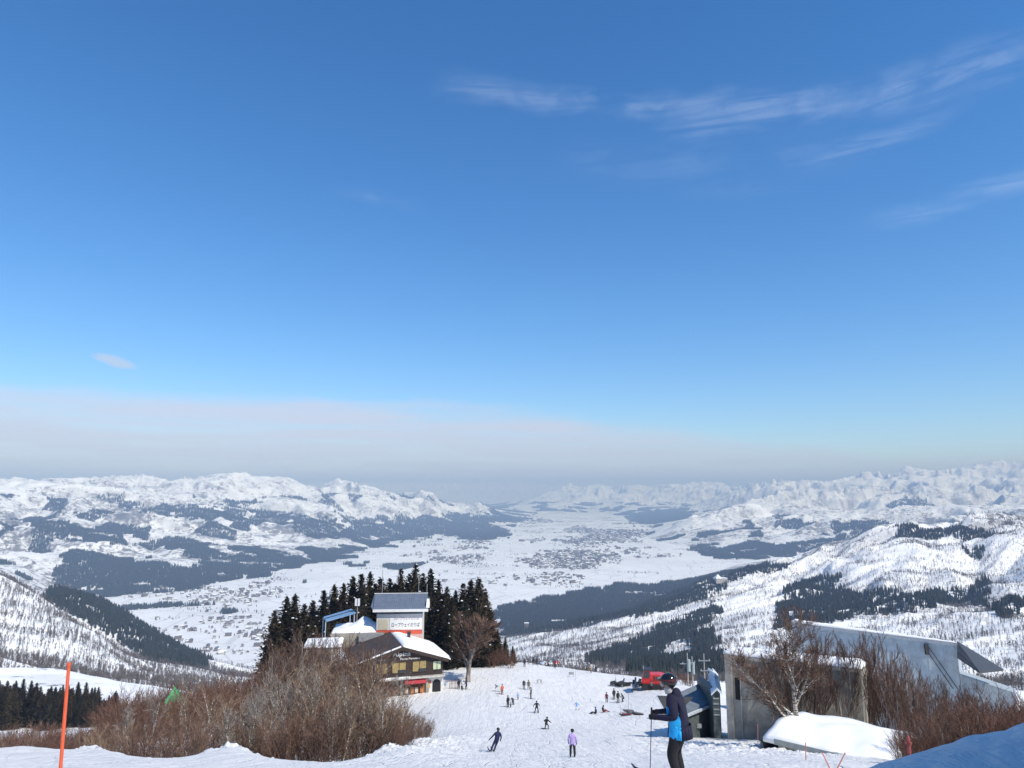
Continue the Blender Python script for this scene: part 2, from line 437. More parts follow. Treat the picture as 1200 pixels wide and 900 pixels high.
def snow_mat(name, tint=(0.885, 0.87, 0.845), kind='near'):
    m, t, b = new_mat(name)
    co = t.add('ShaderNodeTexCoord').outputs['Object']
    b.inputs['Roughness'].default_value = 0.75
    b.inputs['Specular IOR Level'].default_value = 0.25
    bp = t.add('ShaderNodeBump')
    if kind == 'near':
        f = t.noise(t.vmath('MULTIPLY', co, (.6, .25, .5)), 1.0, 7, 0.7, .5)
        col = t.mix(t.smooth(f, 0.3, 0.7), (tint[0] * .90, tint[1] * .91, tint[2] * .925, 1), (tint[0], tint[1], tint[2], 1))
        t.put(b.inputs['Base Color'], col)
        # packed piste: corduroy and crossing ski tracks, lumps of churned snow
        a = t.noise(t.vmath('MULTIPLY', co, (1.5, 0.10, 0.3)), 1.0, 5, 0.65, 0.6)
        c = t.noise(t.vmath('MULTIPLY', co, (0.25, 1.6, 0.3)), 1.0, 4, 0.6, 0.8)
        d = t.noise(co, 1.6, 6, 0.7)
        # runs of single skis and boards crossing the piste
        tr = None
        for ang_, sc_, wp in ((0.25, .42, 5.0), (-0.5, .30, 7.0), (0.9, .22, 9.0)):
            rt = t.add('ShaderNodeVectorRotate', rotation_type='Z_AXIS')
            t.put(rt.inputs['Vector'], co)
            rt.inputs['Angle'].default_value = ang_
            sx = t.add('ShaderNodeSeparateXYZ')
            t.l.new(rt.outputs[0], sx.inputs[0])
            ph = t.math('ADD', t.math('MULTIPLY', sx.outputs[0], sc_), t.math('MULTIPLY', t.noise(rt.outputs[0], .045, 2, .5), wp))
            dl = t.math('ABSOLUTE', t.math('SUBTRACT', t.math('FRACT', ph), .5))
            g_ = t.math('MULTIPLY', t.smooth(dl, 0.0, .035, 1.0, 0.0), t.smooth(t.noise(co, .08 + .03 * ang_, 2, .5), .42, .6))
            tr = g_ if tr is None else t.math('MAXIMUM', tr, g_)
        a = t.math('SUBTRACT', a, t.math('MULTIPLY', tr, 0.45))
        h = t.math('ADD', t.math('ADD', t.math('MULTIPLY', a, 0.5), t.math('MULTIPLY', c, 0.35)), t.math('MULTIPLY', d, 0.3))
        t.put(bp.inputs['Height'], h)
        bp.inputs['Strength'].default_value = 0.75
        bp.inputs['Distance'].default_value = 0.55
        t.put(b.inputs['Normal'], bp.outputs[0])
    elif kind == 'hill':
        # leafless woodland standing in the snow: grey-brown flecks, denser where the wood attribute says so
        at = t.add('ShaderNodeAttribute', attribute_name='wood')
        fl = t.noise(co, 0.032, 5, 0.78)
        f2 = t.noise(co, 0.02, 3, 0.6)
        den = t.math('MULTIPLY', at.outputs['Fac'], t.smooth(f2, 0.25, 0.75, 0.55, 1.25))
        thr = t.math('SUBTRACT', 0.66, t.math('MULTIPLY', den, 0.32))
        s = t.math('SUBTRACT', fl, thr)
        s = t.smooth(s, -0.02, 0.08, 0.0, 0.9)
        col = t.mix(s, (tint[0], tint[1], tint[2], 1), (0.10, 0.085, 0.078, 1))
        f3 = t.noise(co, 0.0075, 6, 0.74)
        s3 = t.math('MULTIPLY', t.smooth(f3, 0.54, 0.60, 0.0, 0.8), at.outputs['Fac'])
        col = t.mix(s3, col, (0.085, 0.08, 0.075, 1))
        # steep faces shed their snow: rock and scrub show through in ragged streaks
        nz = t.add('ShaderNodeSeparateXYZ')
        t.l.new(t.add('ShaderNodeNewGeometry').outputs['Normal'], nz.inputs[0])
        st = t.math('ADD', nz.outputs[2], t.math('MULTIPLY', t.math('SUBTRACT', t.noise(co, 0.008, 6, 0.7), 0.5), 0.9))
        bare = t.math('MULTIPLY', t.smooth(st, 0.68, 0.86, 0.85, 0.0), at.outputs['Fac'])
        col = t.mix(bare, col, (0.13, 0.12, 0.115, 1))
        t.put(b.inputs['Base Color'], col)
    else:
        # valley: paddies under snow, thin roads and field edges
        v = t.add('ShaderNodeTexVoronoi', feature='DISTANCE_TO_EDGE')
        t.put(v.inputs['Vector'], t.vmath('MULTIPLY', co, (0.0065, 0.0040, 0)))
        v.inputs['Scale'].default_value = 1.0
        road = t.smooth(v.outputs['Distance'], 0.010, 0.03, 0.3, 0.0)
        n1 = t.noise(co, 0.0016, 5, 0.6)
        n2 = t.noise(t.vmath('MULTIPLY', co, (0.006, 0.012, 0)), 1.0, 4, 0.7)
        base = t.mix(t.smooth(n1, 0.35, 0.65), (.74, .75, .77, 1), (tint[0], tint[1], tint[2], 1))
        base = t.mix(t.smooth(n2, 0.56, 0.72, 0.0, 0.45), base, (.36, .36, .37, 1))
        col = t.mix(road, base, (.24, .245, .25, 1))
        t.put(b.inputs['Base Color'], col)
    return m


M_SNOW = snow_mat('piste_snow', (.80, .785, .76))
M_HILL = snow_mat('hill_snow', (0.84, 0.845, 0.85), 'hill')
M_MTN = M_HILL
M_VAL = snow_mat('valley_snow', (0.83, 0.84, 0.85), 'valley')
M_CAP = mat('roof_snow', (0.85, 0.86, 0.875), 0.8, var=0.03, scale=1.2, bump=0.3)

# ------------------------------------------------------------------ terrain mesh, one sheet cut into the named pieces of land


def mesh_np(name, V, Q, m=None, smooth=True):
    me = bpy.data.meshes.new(name)
    V = np.ascontiguousarray(V, np.float32)
    Q = np.ascontiguousarray(Q, np.int32)
    k = Q.shape[1]
    me.vertices.add(len(V))
    me.vertices.foreach_set('co', V.ravel())
    me.loops.add(Q.size)
    me.loops.foreach_set('vertex_index', Q.ravel())
    me.polygons.add(len(Q))
    me.polygons.foreach_set('loop_start', np.arange(0, Q.size, k, dtype=np.int32))
    me.polygons.foreach_set('loop_total', np.full(len(Q), k, np.int32))
    if smooth:
        me.polygons.foreach_set('use_smooth', np.ones(len(Q), bool))
    me.update(calc_edges=True)
    if m:
        me.materials.append(m)
    return me


fine = np.arange(-41.0, 41.001, 0.062)
azs = np.radians(np.concatenate([np.arange(-180, -50, 5), np.arange(-50, -41, 1.0), fine, np.arange(42, 51, 1.0), np.arange(55, 180, 5)]))
ds = np.concatenate([[0.02], np.geomspace(0.5, 40, 150), np.geomspace(40, 260, 330)[1:], np.geomspace(260, 1000, 200)[1:],
                     np.geomspace(1000, 12000, 640)[1:], np.geomspace(12000, 46000, 230)[1:]])
AZ, DD = np.meshgrid(azs, ds, indexing='ij')
TX, TY = DD * np.sin(AZ), DD * np.cos(AZ)
TZ, TF = height(TX, TY)
na, nd = AZ.shape


# ------------------------------------------------------------------ where trees grow
def in_poly(px, py, poly):
    c = np.zeros(np.shape(px), bool)
    n = len(poly)
    for i in range(n):
        (x1, y1), (x2, y2) = poly[i], poly[(i + 1) % n]
        if y1 == y2:
            continue
        k = ((y1 > py) != (y2 > py)) & (px < (x2 - x1) * (py - y1) / (y2 - y1) + x1)
        c ^= k
    return c


STANDS = [  # outlines of the cedar plantations as seen from the pass, with the range of distance they lie at
    (3900, 7500, [(60, 692), (58, 668), (90, 645), (150, 655), (200, 664), (260, 660), (330, 656), (420, 638), (445, 628), (440, 640), (400, 650), (360, 662), (300, 676), (230, 690), (140, 700), (80, 698)]),
    (4500, 8000, [(26, 608), (45, 603), (95, 619), (145, 622), (152, 640), (110, 637), (62, 629)]),
    (4500, 8000, [(112, 620), (130, 613), (170, 617), (172, 633), (132, 630)]),
    (6000, 11000, [(115, 588), (200, 591), (300, 598), (390, 608), (400, 622), (330, 612), (220, 609), (150, 598)]),
    (4500, 9000, [(180, 640), (205, 629), (240, 638), (330, 647), (345, 655), (240, 657)]),
    (5500, 9500, [(52, 577), (77, 589), (73, 602), (60, 600)]),
    (6800, 15000, [(340, 603), (420, 609), (480, 606), (540, 602), (600, 604), (609, 612), (570, 613), (600, 628), (560, 634), (520, 626), (470, 634), (420, 628), (380, 632), (340, 622)]),
    (4000, 8000, [(0, 614), (16, 607), (12, 624), (0, 630)]),
    (2300, 4700, [(578, 713), (640, 701), (700, 690), (722, 684), (760, 688), (800, 680), (838, 664), (858, 668), (905, 660), (925, 664), (880, 676), (850, 690), (830, 704), (760, 722), (700, 735), (640, 741), (590, 746)]),
    (1000, 2600, [(688, 778), (725, 757), (770, 740), (835, 711), (850, 714), (825, 733), (780, 757), (745, 775), (720, 784)]),
    (600, 1900, [(742, 782), (748, 770), (762, 760), (780, 776), (803, 770), (830, 762), (855, 772), (860, 800), (742, 796)]),
    (1000, 2200, [(795, 752), (812, 742), (835, 740), (842, 756), (820, 766)]),
    (1200, 2600, [(922, 690), (960, 680), (992, 678), (986, 692), (1010, 704), (1060, 702), (1090, 694), (1130, 690), (1152, 678), (1160, 690), (1158, 712), (1110, 708), (1060, 720), (1000, 722), (960, 736), (905, 738), (915, 715)]),
    (1200, 2600, [(1165, 716), (1182, 704), (1200, 700), (1200, 722), (1172, 728)]),
    (6000, 9300, [(808, 640), (850, 642), (880, 634), (905, 640), (940, 636), (985, 630), (972, 646), (930, 652), (860, 656), (820, 650)]),
    (13000, 19000, [(735, 605), (770, 598), (810, 601), (800, 612), (750, 616)]),
    (11000, 15500, [(1040, 590), (1070, 584), (1100, 596), (1090, 604), (1050, 600)]),
    (1500, 2400, [(60, 688), (110, 704), (160, 728), (205, 752), (250, 772), (235, 790), (170, 772), (120, 742), (80, 722), (58, 704)]),
    (2300, 3800, [(258, 705), (275, 695), (295, 697), (292, 710), (262, 718)]),
]


def cedar_mask(X, Y, Z, flat):
    D = np.hypot(X, Y)
    jx = 0.011 * D * perlin(X / (0.035 * 6000), Y / 210.0, 61) + 0.006 * D * perlin(X / 70.0, Y / 70.0, 62)
    jz = 0.004 * D * perlin(X / 180.0 + 3, Y / 180.0, 63)
    px, py = project(X + jx, Y, Z + jz)
    m = np.zeros(np.shape(X), bool)
    for d0, d1, poly in STANDS:
        m |= (D > d0) & (D < d1) & in_poly(px, py, poly)
    m &= ~((D > 3700) & (fbm(X, Y * .7, 210.0, 4, 65, 0.62) > 0.17))
    # scattered plantations on the range along the left of the valley and on the far feet of the mountains
    f = fbm(X, Y * 0.8, 620.0, 4, 71, 0.55)
    left = (X < -900 + 0.12 * (Y - 4000)) & (D > 4000) & (D < 16000)
    low = (Z < -30)
    m |= left & low & (f > 0.235)
    m |= (~left) & (D > 7000) & (D < 26000) & (Z < FLOOR + 260) & (flat > 0.6) & (f > 0.16)
    ridge = (D > 1900) & (D < 3100) & (X > 900) & (f > 0.30)
    return m | ridge


def wood_density(X, Y, Z, flat):
    D = np.hypot(X, Y)
    f = fbm(X, Y, 420.0, 4, 81, 0.6)
    g = fbm(X, Y, 90.0, 3, 83, 0.6)
    d = 0.55 + 0.9 * f + 0.5 * g
    d = d * sstep(flat, 0.5, 0.9)
    d = np.where(D > 9000, d * 0.75, d)
    return np.clip(d, 0, 1)


WOOD = wood_density(TX, TY, TZ, TF)
CED = cedar_mask(TX, TY, TZ, TF)
WOOD = np.where(TZ > 150, WOOD * 0.7, WOOD)
WOOD_MAT = WOOD * (0.25 + 0.75 * sstep(DD, 2200, 4200))

idx = np.arange(na * nd).reshape(na, nd)
q0, q1 = idx[:-1, :-1], idx[:-1, 1:]
q2, q3 = idx[1:, 1:], idx[1:, :-1]
Q = np.stack([q0, q3, q2, q1], -1).reshape(-1, 4)
seam = np.stack([idx[-1, :-1], idx[0, :-1], idx[0, 1:], idx[-1, 1:]], -1)
Q = np.concatenate([Q, seam])
Vall = np.stack([TX, TY, TZ], -1).reshape(-1, 3)
Dall = DD.ravel()[Q[:, 0]]
Fall = TF.ravel()[Q].max(1)
Aall = np.abs(AZ.ravel()[Q[:, 0]])
reg = np.full(len(Q), 2)
reg[(Dall < 235)] = 0
reg[(Dall > 1500) & (Fall < 0.5)] = 1
reg[(Dall > 11000) & (Fall >= 0.5)] = 3
for k, nm, m in ((0, 'ski_slope', M_SNOW), (1, 'valley_floor', M_VAL), (2, 'hills', M_HILL), (3, 'mountains', M_MTN)):
    qs = Q[reg == k]
    u, inv = np.unique(qs.ravel(), return_inverse=True)
    me = mesh_np(nm, Vall[u], inv.reshape(-1, 4), m)
    if k >= 2:
        at = me.attributes.new('wood', 'FLOAT', 'POINT')
        at.data.foreach_set('value', np.ascontiguousarray(WOOD_MAT.ravel()[u], np.float32))
    o = bpy.data.objects.new(nm, me)
    o['kind'] = 'structure'
    COL.objects.link(o)

# ------------------------------------------------------------------ haze: one closed box of even air
m, t, b = new_mat('haze_air')
t.n.remove(b)
pv = t.add('ShaderNodeVolumePrincipled')
pv.inputs['Color'].default_value = (0.47, 0.66, 1.0, 1)
pv.inputs['Absorption Color'].default_value = (.45, .56, 1, 1)
pv.inputs['Density'].default_value = 1.0e-4
pv.inputs['Anisotropy'].default_value = -0.12
t.l.new(pv.outputs[0], t.n['Material Output'].inputs['Volume'])
zlo, zhi = float(TZ.min()) - 1.0, max(float(TZ.max()), 30.0) + 30.0
bm = bmesh.new()
bmesh.ops.create_cube(bm, size=1.0)
for v in bm.verts:
    v.co = Vector((v.co.x * 94000, v.co.y * 94000, zlo + (v.co.z + .5) * (zhi - zlo)))
me = bpy.data.meshes.new('haze')
bm.to_mesh(me)
me.materials.append(m)
hz = bpy.data.objects.new('haze', me)
hz['kind'] = 'stuff'
COL.objects.link(hz)


# ------------------------------------------------------------------ woods too far to count, one object each
def mesh_of(bm, name, m, smooth=False):
    me = bpy.data.meshes.new(name)
    bm.to_mesh(me)
    bm.free()
    for x in (m if isinstance(m, (list, tuple)) else [m]):
        me.materials.append(x)
    if smooth:
        for p in me.polygons:
            p.use_smooth = True
    return me


def scatter(name, pts, sc, protos, label=None):
    """one stuff object that repeats small meshes over its own points"""
    me = bpy.data.meshes.new(name)
    me.vertices.add(len(pts))
    me.vertices.foreach_set('co', np.ascontiguousarray(pts, np.float32).ravel())
    rng = np.random.default_rng(len(pts))
    for nm, val in (('sc', sc), ('rz', rng.uniform(0, 6.283, len(pts)))):
        a = me.attributes.new(nm, 'FLOAT', 'POINT')
        a.data.foreach_set('value', np.ascontiguousarray(val, np.float32))
    a = me.attributes.new('pick', 'INT', 'POINT')
    a.data.foreach_set('value', rng.integers(0, len(protos), len(pts)).astype(np.int32))
    o = bpy.data.objects.new(name, me)
    o['kind'] = 'stuff'
    if label:
        o['label'] = label
    COL.objects.link(o)
    hid = bpy.data.collections.new(name + '_kinds')
    for k, pm in enumerate(protos):
        hid.objects.link(bpy.data.objects.new('%s_kind_%d' % (name, k), pm))
    g = bpy.data.node_groups.new(name, 'GeometryNodeTree')
    g.interface.new_socket('Geometry', in_out='INPUT', socket_type='NodeSocketGeometry')
    g.interface.new_socket('Geometry', in_out='OUTPUT', socket_type='NodeSocketGeometry')
    n = NT(g)
    gi, go = n.add('NodeGroupInput'), n.add('NodeGroupOutput')
    iop = n.add('GeometryNodeInstanceOnPoints')
    ci = n.add('GeometryNodeCollectionInfo')
    ci.inputs['Collection'].default_value = hid
    ci.inputs['Separate Children'].default_value = True
    ci.inputs['Reset Children'].default_value = True

    def attr(nm, typ):
        x = n.add('GeometryNodeInputNamedAttribute', data_type=typ)
        x.inputs['Name'].default_value = nm
        return x.outputs['Attribute']
    n.l.new(gi.outputs[0], iop.inputs['Points'])
    n.l.new(ci.outputs[0], iop.inputs['Instance'])
    iop.inputs['Pick Instance'].default_value = True
    n.l.new(attr('pick', 'INT'), iop.inputs['Instance Index'])
    n.l.new(attr('sc', 'FLOAT'), iop.inputs['Scale'])
    cx = n.add('ShaderNodeCombineXYZ')
    n.l.new(attr('rz', 'FLOAT'), cx.inputs[2])
    n.l.new(cx.outputs[0], iop.inputs['Rotation'])
    n.l.new(iop.outputs[0], go.inputs[0])
    md = o.modifiers.new('scatter', 'NODES')
    md.node_group = g
    return o


def leafy(name, a, b, scale):
    m, t, bs = new_mat(name)
    co = t.add('ShaderNodeTexCoord').outputs['Object']
    rnd = t.add('ShaderNodeObjectInfo').outputs['Random']
    f = t.math('ADD', t.math('MULTIPLY', t.noise(co, scale, 4, 0.65), 0.7), t.math('MULTIPLY', rnd, 0.3))
    t.put(bs.inputs['Base Color'], t.mix(t.smooth(f, 0.3, 0.7), a + (1,), b + (1,)))
    bs.inputs['Roughness'].default_value = 0.85
    bs.inputs['Specular IOR Level'].default_value = 0.15
    return m


M_CEDAR_FAR = leafy('far_cedar_needles', (.016, .022, .017), (.034, .040, .028), 0.3)
M_CEDAR = leafy('cedar_needles', (.020, .020, .013), (.062, .046, .026), 0.9)
M_TWIG_FAR = leafy('far_bare_twigs', (.075, .062, .055), (.17, .145, .13), 0.4)


def far_cedar(seed, tiers, sides, h=17.0, r=2.9):
    rng = random.Random(seed)
    bm = bmesh.new()
    for k in range(tiers):
        f0, f1 = k / tiers, min(1.0, (k + 1.75) / tiers)
        z0, z1 = h * (0.08 + 0.92 * f0), h * (0.08 + 0.92 * f1)
        rr = r * (1 - f0) ** 0.8 + 0.25
        top = bm.verts.new((rng.uniform(-.2, .2), rng.uniform(-.2, .2), z1))
        ring = [bm.verts.new((rr * rng.uniform(.6, 1.15) * math.cos(6.283 * i / sides + k), rr * rng.uniform(.6, 1.15) * math.sin(6.283 * i / sides + k), z0 + rng.uniform(-.5, .7))) for i in range(sides)]
        for i in range(sides):
            bm.faces.new((ring[i], ring[(i + 1) % sides], top))
    return mesh_of(bm, 'cedar', M_CEDAR_FAR)


def far_bare(seed, h=11.0, n=26, wd=0.16):
    rng = random.Random(seed)
    bm = bmesh.new()

    def spike(a, b, wdt):
        d = (b - a).normalized()
        s = d.cross(Vector((rng.uniform(-1, 1), rng.uniform(-1, 1), .2))).normalized() * wdt
        s2 = d.cross(s).normalized() * wdt
        v = [bm.verts.new(x) for x in (a - s, a + s, a + s2, b)]
        for f in ((0, 1, 3), (1, 2, 3), (2, 0, 3)):
            bm.faces.new([v[i] for i in f])
    spike(Vector((0, 0, -.5)), Vector((rng.uniform(-.5, .5), rng.uniform(-.5, .5), h)), .22)
    for i in range(n):
        z = h * rng.uniform(.15, .8)
        a = rng.uniform(0, 6.283)
        L = h * rng.uniform(.2, .42)
        spike(Vector((0, 0, z)), Vector((L * .62 * math.cos(a), L * .62 * math.sin(a), z + L * rng.uniform(.5, .9))), wd)
    return mesh_of(bm, 'bare_tree', M_TWIG_FAR)


CED_MID = [far_cedar(s, 6, 7) for s in range(4)]
CED_FAR = [far_cedar(s + 9, 3, 5, 19, 4.0) for s in range(3)]
BARE_FAR = [far_bare(s) for s in range(5)]


def sample_ring(d0, d1, spacing, seed, lim=39.0):
    """random points of one per spacing^2 over a ring sector of the land"""
    rng = np.random.default_rng(seed)
    area = R(2 * lim) * (d1 * d1 - d0 * d0) / 2
    n = int(area / spacing ** 2)
    D = np.sqrt(rng.uniform(d0 * d0, d1 * d1, n))
    a = R(lim) * rng.uniform(-1, 1, n)
    X, Y = D * np.sin(a), D * np.cos(a)
    return X, Y, rng


def grid_z(X, Y):
    """height of the built terrain sheet, read back from its own vertices"""
    az = np.arctan2(X, Y)
    D = np.hypot(X, Y)
    ia = np.interp(az, azs, np.arange(na))
    idd = np.interp(np.log(D), np.log(ds), np.arange(nd))
    i0, j0 = np.clip(ia.astype(int), 0, na - 2), np.clip(idd.astype(int), 0, nd - 2)
    fa, fd = ia - i0, idd - j0

    def b(A):
        return (A[i0, j0] * (1 - fa) + A[i0 + 1, j0] * fa) * (1 - fd) + (A[i0, j0 + 1] * (1 - fa) + A[i0 + 1, j0 + 1] * fa) * fd
    return b(TZ), b(TF), b(WOOD)


def cedars(name, d0, d1, sp, sc0, protos, seed):
    X, Y, rng = sample_ring(d0, d1, sp, seed)
    Z, Fl, Wd = grid_z(X, Y)
    k = cedar_mask(X, Y, Z, Fl) & (fbm(X, Y, 38.0, 2, 95) > -0.42)
    X, Y, Z = X[k], Y[k], Z[k]
    scatter(name, np.stack([X, Y, Z - .4], 1), sc0 * rng.uniform(.7, 1.2, len(X)), protos)
    return len(X)


N = [cedars('cedar_forest', 900, 3900, 6.6, 1.0, CED_MID, 1), cedars('cedar_forest', 3900, 9000, 8.2, 1.15, CED_FAR, 2), cedars('cedar_forest', 9000, 26000, 17.0, 1.8, CED_FAR, 3)]

X, Y, rng = sample_ring(560, 3300, 6.0, 5)
Z, Fl, Wd = grid_z(X, Y)
k = (rng.uniform(0, 1, len(X)) < np.where((X < -150) & (np.hypot(X, Y) < 1700), 0.55 + .45 * Wd, Wd * 0.78)) & (Fl > 0.6) & ~cedar_mask(X, Y, Z, Fl) & ~((np.hypot(X, Y) > 520) & (np.hypot(X, Y) < 800) & (X < 0))
X, Y, Z = X[k], Y[k], Z[k]
scatter('bare_woodland', np.stack([X, Y, Z], 1), rng.uniform(.55, 1.1, len(X)), BARE_FAR)
N.append(len(X))
print('scattered', N)


# ------------------------------------------------------------------ things: helpers
def tag(o, label=None, cat=None, group=None, kind=None):
    for k, v in (('label', label), ('category', cat), ('group', group), ('kind', kind)):
        if v:
            o[k] = v
    return o


def empty(name, loc, rz=0.0, label=None, cat=None, group=None):
    o = bpy.data.objects.new(name, None)
    o.empty_display_size = 0.2
    COL.objects.link(o)
    o.location = loc
    o.rotation_euler = (0, 0, rz)
    return tag(o, label, cat, group)


def child(name, me, parent, loc=(0, 0, 0), rot=None):
    o = bpy.data.objects.new(name, me)
    COL.objects.link(o)
    o.parent = parent
    o.location = loc
    if rot:
        o.rotation_euler = rot
    return o


def copy_tree(o, parent=None):
    c = o.copy()
    COL.objects.link(c)
    c.parent = parent
    for ch in list(o.children):
        copy_tree(ch, c)
    return c


class MB:
    """collects boxes, tubes and faces, then links them as one mesh object"""

    def __init__(self):
        self.v, self.f, self.m = [], [], []

    def quad(self, *pts, mi=0):
        n = len(self.v)
        self.v += [tuple(p) for p in pts]
        self.f.append(tuple(range(n, n + len(pts))))
        self.m.append(mi)

    def hull(self, lo, hi, mi=0):
        """closed solid between two rings of equal length"""
        n, k = len(self.v), len(lo)
        self.v += [tuple(p) for p in lo] + [tuple(p) for p in hi]
        self.f += [tuple(range(n + k - 1, n - 1, -1)), tuple(range(n + k, n + 2 * k))]
        self.f += [(n + i, n + (i + 1) % k, n + k + (i + 1) % k, n + k + i) for i in range(k)]
        self.m += [mi] * (k + 2)

    def box(self, c, s, mi=0, M=None):
        x, y, z = s[0] / 2, s[1] / 2, s[2] / 2
        pts = [Vector((c[0] + a * x, c[1] + b * y, c[2] + d * z)) for d in (-1, 1) for a, b in ((-1, -1), (1, -1), (1, 1), (-1, 1))]
        if M is not None:
            pts = [M @ p for p in pts]
        self.hull(pts[:4], pts[4:], mi)

    def tube(self, pts, rad, sides=5, mi=0, cap=True):
        n0 = len(self.v)
        k = len(pts)
        u = None
        for i, p in enumerate(pts):
            d = (Vector(pts[min(i + 1, k - 1)]) - Vector(pts[max(i - 1, 0)]))
            d = d.normalized() if d.length > 1e-9 else Vector((0, 0, 1))
            if u is None:
                u = d.orthogonal().normalized()
            u = (u - d * u.dot(d))
            u = u.normalized() if u.length > 1e-6 else d.orthogonal().normalized()
            w_ = d.cross(u)
            r = rad[i] if isinstance(rad, (list, tuple)) else rad
            for s in range(sides):
                a = 6.28318 * s / sides
                q = Vector(p) + (u * math.cos(a) + w_ * math.sin(a)) * r
                self.v.append((q.x, q.y, q.z))
        for i in range(k - 1):
            for s in range(sides):
                a, b = n0 + i * sides + s, n0 + i * sides + (s + 1) % sides
                self.f.append((a, b, b + sides, a + sides))
                self.m.append(mi)
        if cap:
            self.f += [tuple(n0 + s for s in range(sides - 1, -1, -1)), tuple(n0 + (k - 1) * sides + s for s in range(sides))]
            self.m += [mi, mi]

    def mesh(self, name, mats, smooth=False, bevel=0.0):
        me = bpy.data.meshes.new(name)
        me.from_pydata(self.v, [], self.f)
        mats = mats if isinstance(mats, (list, tuple)) else [mats]
        for x in mats:
            me.materials.append(x)
        if len(mats) > 1:
            me.polygons.foreach_set('material_index', self.m)
        if smooth:
            me.polygons.foreach_set('use_smooth', [True] * len(self.f))
        me.update()
        if bevel:
            bm = bmesh.new()
            bm.from_mesh(me)
            bmesh.ops.recalc_face_normals(bm, faces=bm.faces)
            bmesh.ops.bevel(bm, geom=list(bm.edges), offset=bevel, segments=2, affect='EDGES', clamp_overlap=True)
            bm.to_mesh(me)
            bm.free()
        return me

    def build(self, name, mats, parent=None, **kw):
        o = bpy.data.objects.new(name, self.mesh(name, mats, **kw))
        COL.objects.link(o)
        o.parent = parent
        return o


# ------------------------------------------------------------------ leafless trees and shrubs near the piste
def bark(name, a, b, scale=2.0, rings=False):
    m, t, bs = new_mat(name)
    co = t.add('ShaderNodeTexCoord').outputs['Object']
    v = t.vmath('MULTIPLY', co, (1, 1, 4 if rings else 0.5))
    f = t.noise(v, scale, 5, 0.7)
    t.put(bs.inputs['Base Color'], t.mix(t.smooth(f, 0.42, 0.60), a + (1,), b + (1,)))
    bs.inputs['Roughness'].default_value = 0.9
    bs.inputs['Specular IOR Level'].default_value = 0.15
    return m


B_RED = bark('red_brown_twigs', (.098, .05, .036), (.20, .112, .08))
B_BROWN = bark('brown_twigs', (.090, .053, .039), (.205, .130, .094))
B_TAN = bark('tan_twigs', (.17, .115, .075), (.33, .24, .165))
B_GREY = bark('grey_bark', (.16, .14, .12), (.36, .32, .285))
B_BIRCH = bark('birch_bark', (.10, .085, .07), (.62, .57, .50), 2.2, True)
B_DARK = bark('dark_bark', (.05, .038, .032), (.13, .10, .082))


def sway(p, d, L, n, rng, up, jit):
    pts = [p.copy()]
    for i in range(n):
        d = (d + Vector((rng.gauss(0, jit), rng.gauss(0, jit), rng.gauss(0, jit) + up))).normalized()
        p = p + d * (L / n)
        pts.append(p.copy())
    return pts


def along(pts, t):
    k = t * (len(pts) - 1)
    i = min(int(k), len(pts) - 2)
    return pts[i].lerp(pts[i + 1], k - i), (pts[i + 1] - pts[i]).normalized()


def off(d, ang, rng):
    u = d.orthogonal().normalized()
    u.rotate(Matrix.Rotation(rng.uniform(0, 6.283), 3, d))
    return (d * math.cos(ang) + u * math.sin(ang)).normalized()


def bare_meshes(seed, stems, H, lean, levels, r0, ang=0.6, up=0.10, jit=0.12, tw=0.011, shrink=0.5, first=0.2, droop=0.55):
    """levels: how many children each order of branch bears; the last two orders make the crown, the rest the trunk.
    All meshes stand 1 unit = 1 m with the top close to H."""
    rng = random.Random(seed)
    wood, fine_ = MB(), MB()
    nl = len(levels)

    def grow(p, d, L, r, lv):
        last = lv == nl
        n = 5 if lv == 0 else 4 if lv < nl - 1 else 3
        pts = sway(p, d, L, n, rng, up * (0.6 if lv == 0 else 1), jit * (0.6 if lv == 0 else 1.0 + 0.25 * lv))
        r1 = max(r * 0.35, tw * 0.6)
        rad = [r + (r1 - r) * i / n for i in range(n + 1)]
        (wood if lv <= max(0, nl - 2) else fine_).tube(pts, rad, 6 if lv == 0 else 4 if lv == 1 else 3, cap=False)
        if last:
            return
        c = levels[lv]
        for i in range(c):
            t = (first if lv == 0 else 0.15) + (1 - (first if lv == 0 else 0.15)) * (i + rng.uniform(.2, .9)) / c
            q, dd = along(pts, min(t, .99))
            LL = L * (shrink[lv] if isinstance(shrink, tuple) else shrink) * (1.15 - droop * t) * rng.uniform(.7, 1.25)
            rr = max(tw, (r + (r1 - r) * t) * rng.uniform(.4, .62))
            grow(q, off(dd, ang * rng.uniform(.55, 1.3), rng), LL, rr, lv + 1)
    for s in range(stems):
        a = 6.283 * s / stems + rng.uniform(-.4, .4)
        base = Vector((math.cos(a), math.sin(a), 0)) * (0.12 * H * 0.1 * stems if stems > 1 else 0)
        base.z = -0.6
        ln = lean * rng.uniform(.35, 1.2)
        d = Vector((math.cos(a) * ln, math.sin(a) * ln, 1)).normalized()
        grow(base, d, H * rng.uniform(.72, 1.0) * 0.95, r0 * rng.uniform(.7, 1.1), 0)
    return wood, fine_


def bare_kind(name, seed, mats, **kw):
    a, b = bare_meshes(seed, **kw)
    top = max(v[2] for v in b.v)
    return (a.mesh(name + '_trunk', mats[0]), b.mesh(name + '_twigs', mats[1]), top, name)


def plant(kind, x, y, h, label, cat, group=None, rz=None, z=None, wide=1.0):
    z = ground(x, y) if z is None else z
    o = empty(kind[3], (x, y, z), random.uniform(0, 6.283) if rz is None else rz, label, cat, group)
    s = h / kind[2]
    o.scale = (s * wide, s * wide, s)
    child('trunk', kind[0], o)
    child('crown', kind[1], o)
    return o


